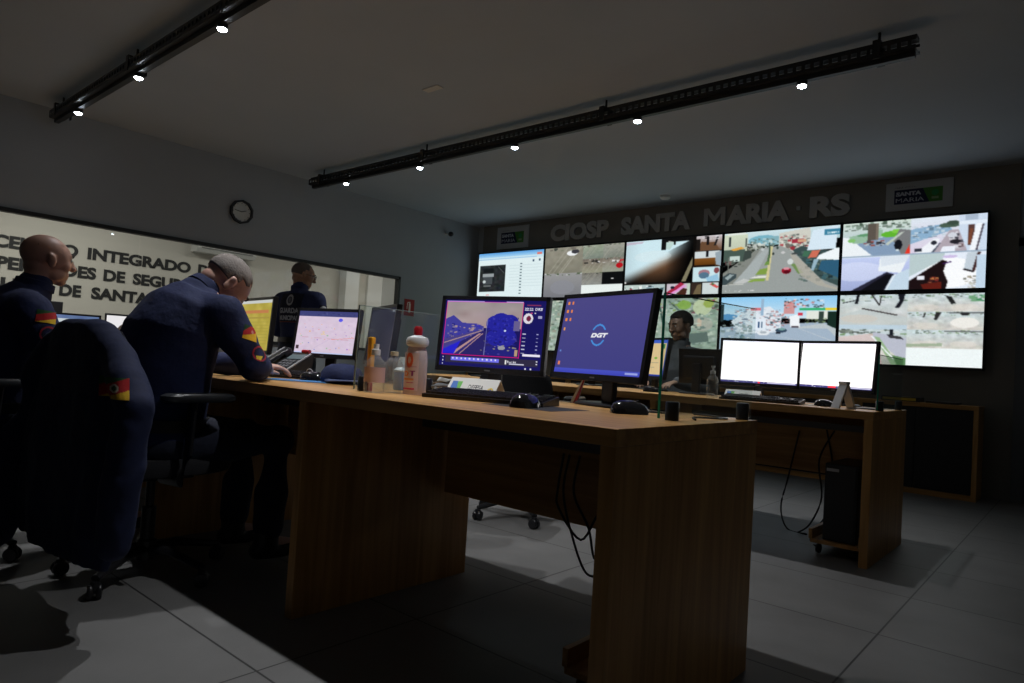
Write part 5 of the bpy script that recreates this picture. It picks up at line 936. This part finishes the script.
i5 = Img(30, 30, (14, 20, 50)); i5.ring(.5, .6, .4, 1, .1, (190, 195, 200)); decal('shoulder_patch', s3, (1., -.01, 1.27), (-1, 0, 0), (0, 0, 1), .08, .08, i5, CLOTHPRINT, t3)
g_ = MB(); g_.T = frame((0, .02, 1.575), pitch=R(12), yaw=R(-38))
for s in (-1, 1):
    g_.loft([[(s * .033 + r * math.cos(q), .104 + d_, .012 + r * .8 * math.sin(q)) for q in [2 * PI * j / 20 for j in range(20)]] for r, d_ in ((.024, 0), (.024, .003), (.021, .003), (.021, 0))], cap=False, closed=True); g_.tube([(s * .057, .104, .016), (s * .08, .03, .014), (s * .084, -.02, .008)], .0018, 6)
g_.tube([(-.01, .106, .014), (.01, .106, .014)], .002, 6); g_.build('glasses', BLACK, t3)
# 4: man seated behind the second desk
P4 = (-2.55, 5.06, 0)
J = dict(head=frame((0, .03, 1.285), pitch=R(12), yaw=R(-20)), neck=(0, 0, 1.135),
         spine=[(0, -.03, .54), (0, -.04, .68), (0, -.04, .82), (0, -.02, .95), (0, -.01, 1.05), (0, 0, 1.11)], spine_r=[(.17, .125), (.16, .12), (.165, .125), (.185, .125), (.175, .10), (.095, .07)],
         shl=(-.19, -.01, 1.03), shr=(.19, -.01, 1.03), ell=(-.25, .1, .8), elr=(.25, .1, .8), wrl=(-.14, .32, .835), wrr=(.14, .32, .835), handl=((.2, .9, -.15), (0, 0, 1), 1, .5), handr=((-.2, .9, -.15), (0, 0, 1), -1, .5),
         hipl=(-.1, .02, .55), hipr=(.1, .02, .55), knl=(-.14, .4, .52), knr=(.14, .4, .52), anl=(-.14, .38, .1), anr=(.14, .38, .1))
t4, s4 = person('dark haired man seated facing the camera behind the second desk, seen through glass', P4, J, SK4, lambda t, F: hair_cap(t, F, lambda c: c.z > .0 and (c.y < .03 or c.z > .08) and not (abs(c.x) > .055 and c.y > .0 and c.z < .03), DH, .012), rz=R(180), shirt=mat('grey_shirt_cloth', (.10, .11, .12), .85, noise_amt=.2, scale=60, bump=.4))
tag(monitor(-2.02, 4.33, .96, R(172), R(4), .34, .24, im_dark, 'small monitor turned away, its black rear before the seated dark haired man', logo_=False), 'small monitor turned away, its black rear before the seated dark haired man', 'monitor')

# chairs
office_chair(-2.77, 1.11, R(2), 'swivel office chair under the bowed officer with a jacket over its backrest', .45, .93)
office_chair(-3.5, .70, R(0), 'swivel office chair under the bald officer', .45, .9)
office_chair(-2.55, 3.12, R(20), 'empty swivel office chair between the two long desks', .46, .86)
office_chair(-2.55, 5.10, R(180), 'swivel office chair under the dark haired man', .46, .92)
# jacket on the backrest of the bowed officer's chair
jk = MB()
def blanket(rows, y_off=0.):
    rings = []
    for z, xa, xb, yf, yb in rows:
        n = 40; ring = []
        for j in range(n):
            a = 2 * PI * j / n; cx = (xa + xb) / 2; w = (xb - xa) / 2; cy = (yf + yb) / 2; d = (yf - yb) / 2
            fold = .012 * math.sin(7 * a + z * 3) + .006 * math.sin(13 * a)
            ring.append((cx + (w) * math.copysign(abs(math.cos(a)) ** .75, math.cos(a)), cy + (d + fold * (1 - (z - .2) * .9)) * math.sin(a), z))
        rings.append(ring)
    return rings
jk.loft(blanket([(.19, -.25, .50, -.29, -.40), (.3, -.28, .54, -.28, -.41), (.45, -.30, .55, -.27, -.40), (.6, -.31, .53, -.26, -.39), (.74, -.26, .50, -.24, -.38), (.84, -.22, .41, -.235, -.37), (.915, -.19, .30, -.235, -.36), (.95, -.16, .25, -.25, -.35), (.962, -.1, .17, -.27, -.33)]))
jk.cap([(.24, -.30, .90), (.38, -.31, .84), (.52, -.33, .765), (.60, -.34, .70), (.59, -.35, .58), (.57, -.35, .40), (.56, -.35, .28)], [.05, .055, .055, .05, .055, .055, .05], 14)
jk.cap([(-.16, -.31, .87), (-.24, -.34, .74), (-.34, -.37, .5), (-.30, -.40, .3), (-.27, -.42, .17)], [.055, .065, .062, .058, .055], 14)
jo = remeshed(jk, 'uniform_jacket', NAVYJ, None, .012, 3, .010, 7.)
jo.location = (-2.77, 1.12, 0); jo.rotation_euler = (0, 0, R(2)); tag(jo, 'navy uniform jacket hung over the chair back of the bowed officer', 'jacket')
decal('flag_patch', jo, (1.2, -.62, .755), (-.9, .33, 0), (-.1, 0, 1), .078, .062, flag_im(), CLOTHPRINT, jo, .004)

# ------------------------------------------------------------------ light in the room behind the window
for k, yy in enumerate((0.3, 2.6, 5.2, 7.6)):
    l = bpy.data.lights.new('corridor_light', 'AREA'); l.shape = 'RECTANGLE'; l.size = .3; l.size_y = 1.2; l.energy = CORR if 'CORR' in globals() else (36, 34, 12, 20)[k]; l.color = (1, .96, .88)
    lo = bpy.data.objects.new('corridor_light', l); C.objects.link(lo); lo.location = (-8.6, yy, 2.93)

# ------------------------------------------------------------------ world, camera, view
w = bpy.data.worlds.new('world'); bpy.context.scene.world = w; w.use_nodes = True
w.node_tree.nodes['Background'].inputs[0].default_value = (.5, .6, .8, 1); w.node_tree.nodes['Background'].inputs[1].default_value = .0
yaw, pitch, roll, Fpx = -0.712208, 0.0328076, 0.0608909, 674.6
cy_, sy_ = math.cos(yaw), math.sin(yaw); cp_, sp_ = math.cos(pitch), math.sin(pitch)
f = Vector((sy_ * cp_, cy_ * cp_, sp_)); r = Vector((cy_, -sy_, 0)); u = r.cross(f); cr_, sr_ = math.cos(roll), math.sin(roll)
r2 = r * cr_ + u * sr_; u2 = u * cr_ - r * sr_
cd = bpy.data.cameras.new('camera'); cd.sensor_width = 36; cd.lens = Fpx / 1024 * 36; cd.clip_start = .05; cd.clip_end = 60
co = bpy.data.objects.new('camera', cd); C.objects.link(co)
M_ = Matrix((r2, u2, -f)).transposed().to_4x4(); M_.translation = Vector((0, 0, .9)); co.matrix_world = M_
sc = bpy.context.scene; sc.camera = co
sc.view_settings.view_transform = 'Standard'; sc.view_settings.look = 'None'; sc.view_settings.gamma = 1; sc.view_settings.exposure = 0; sc.view_settings.use_curve_mapping = False
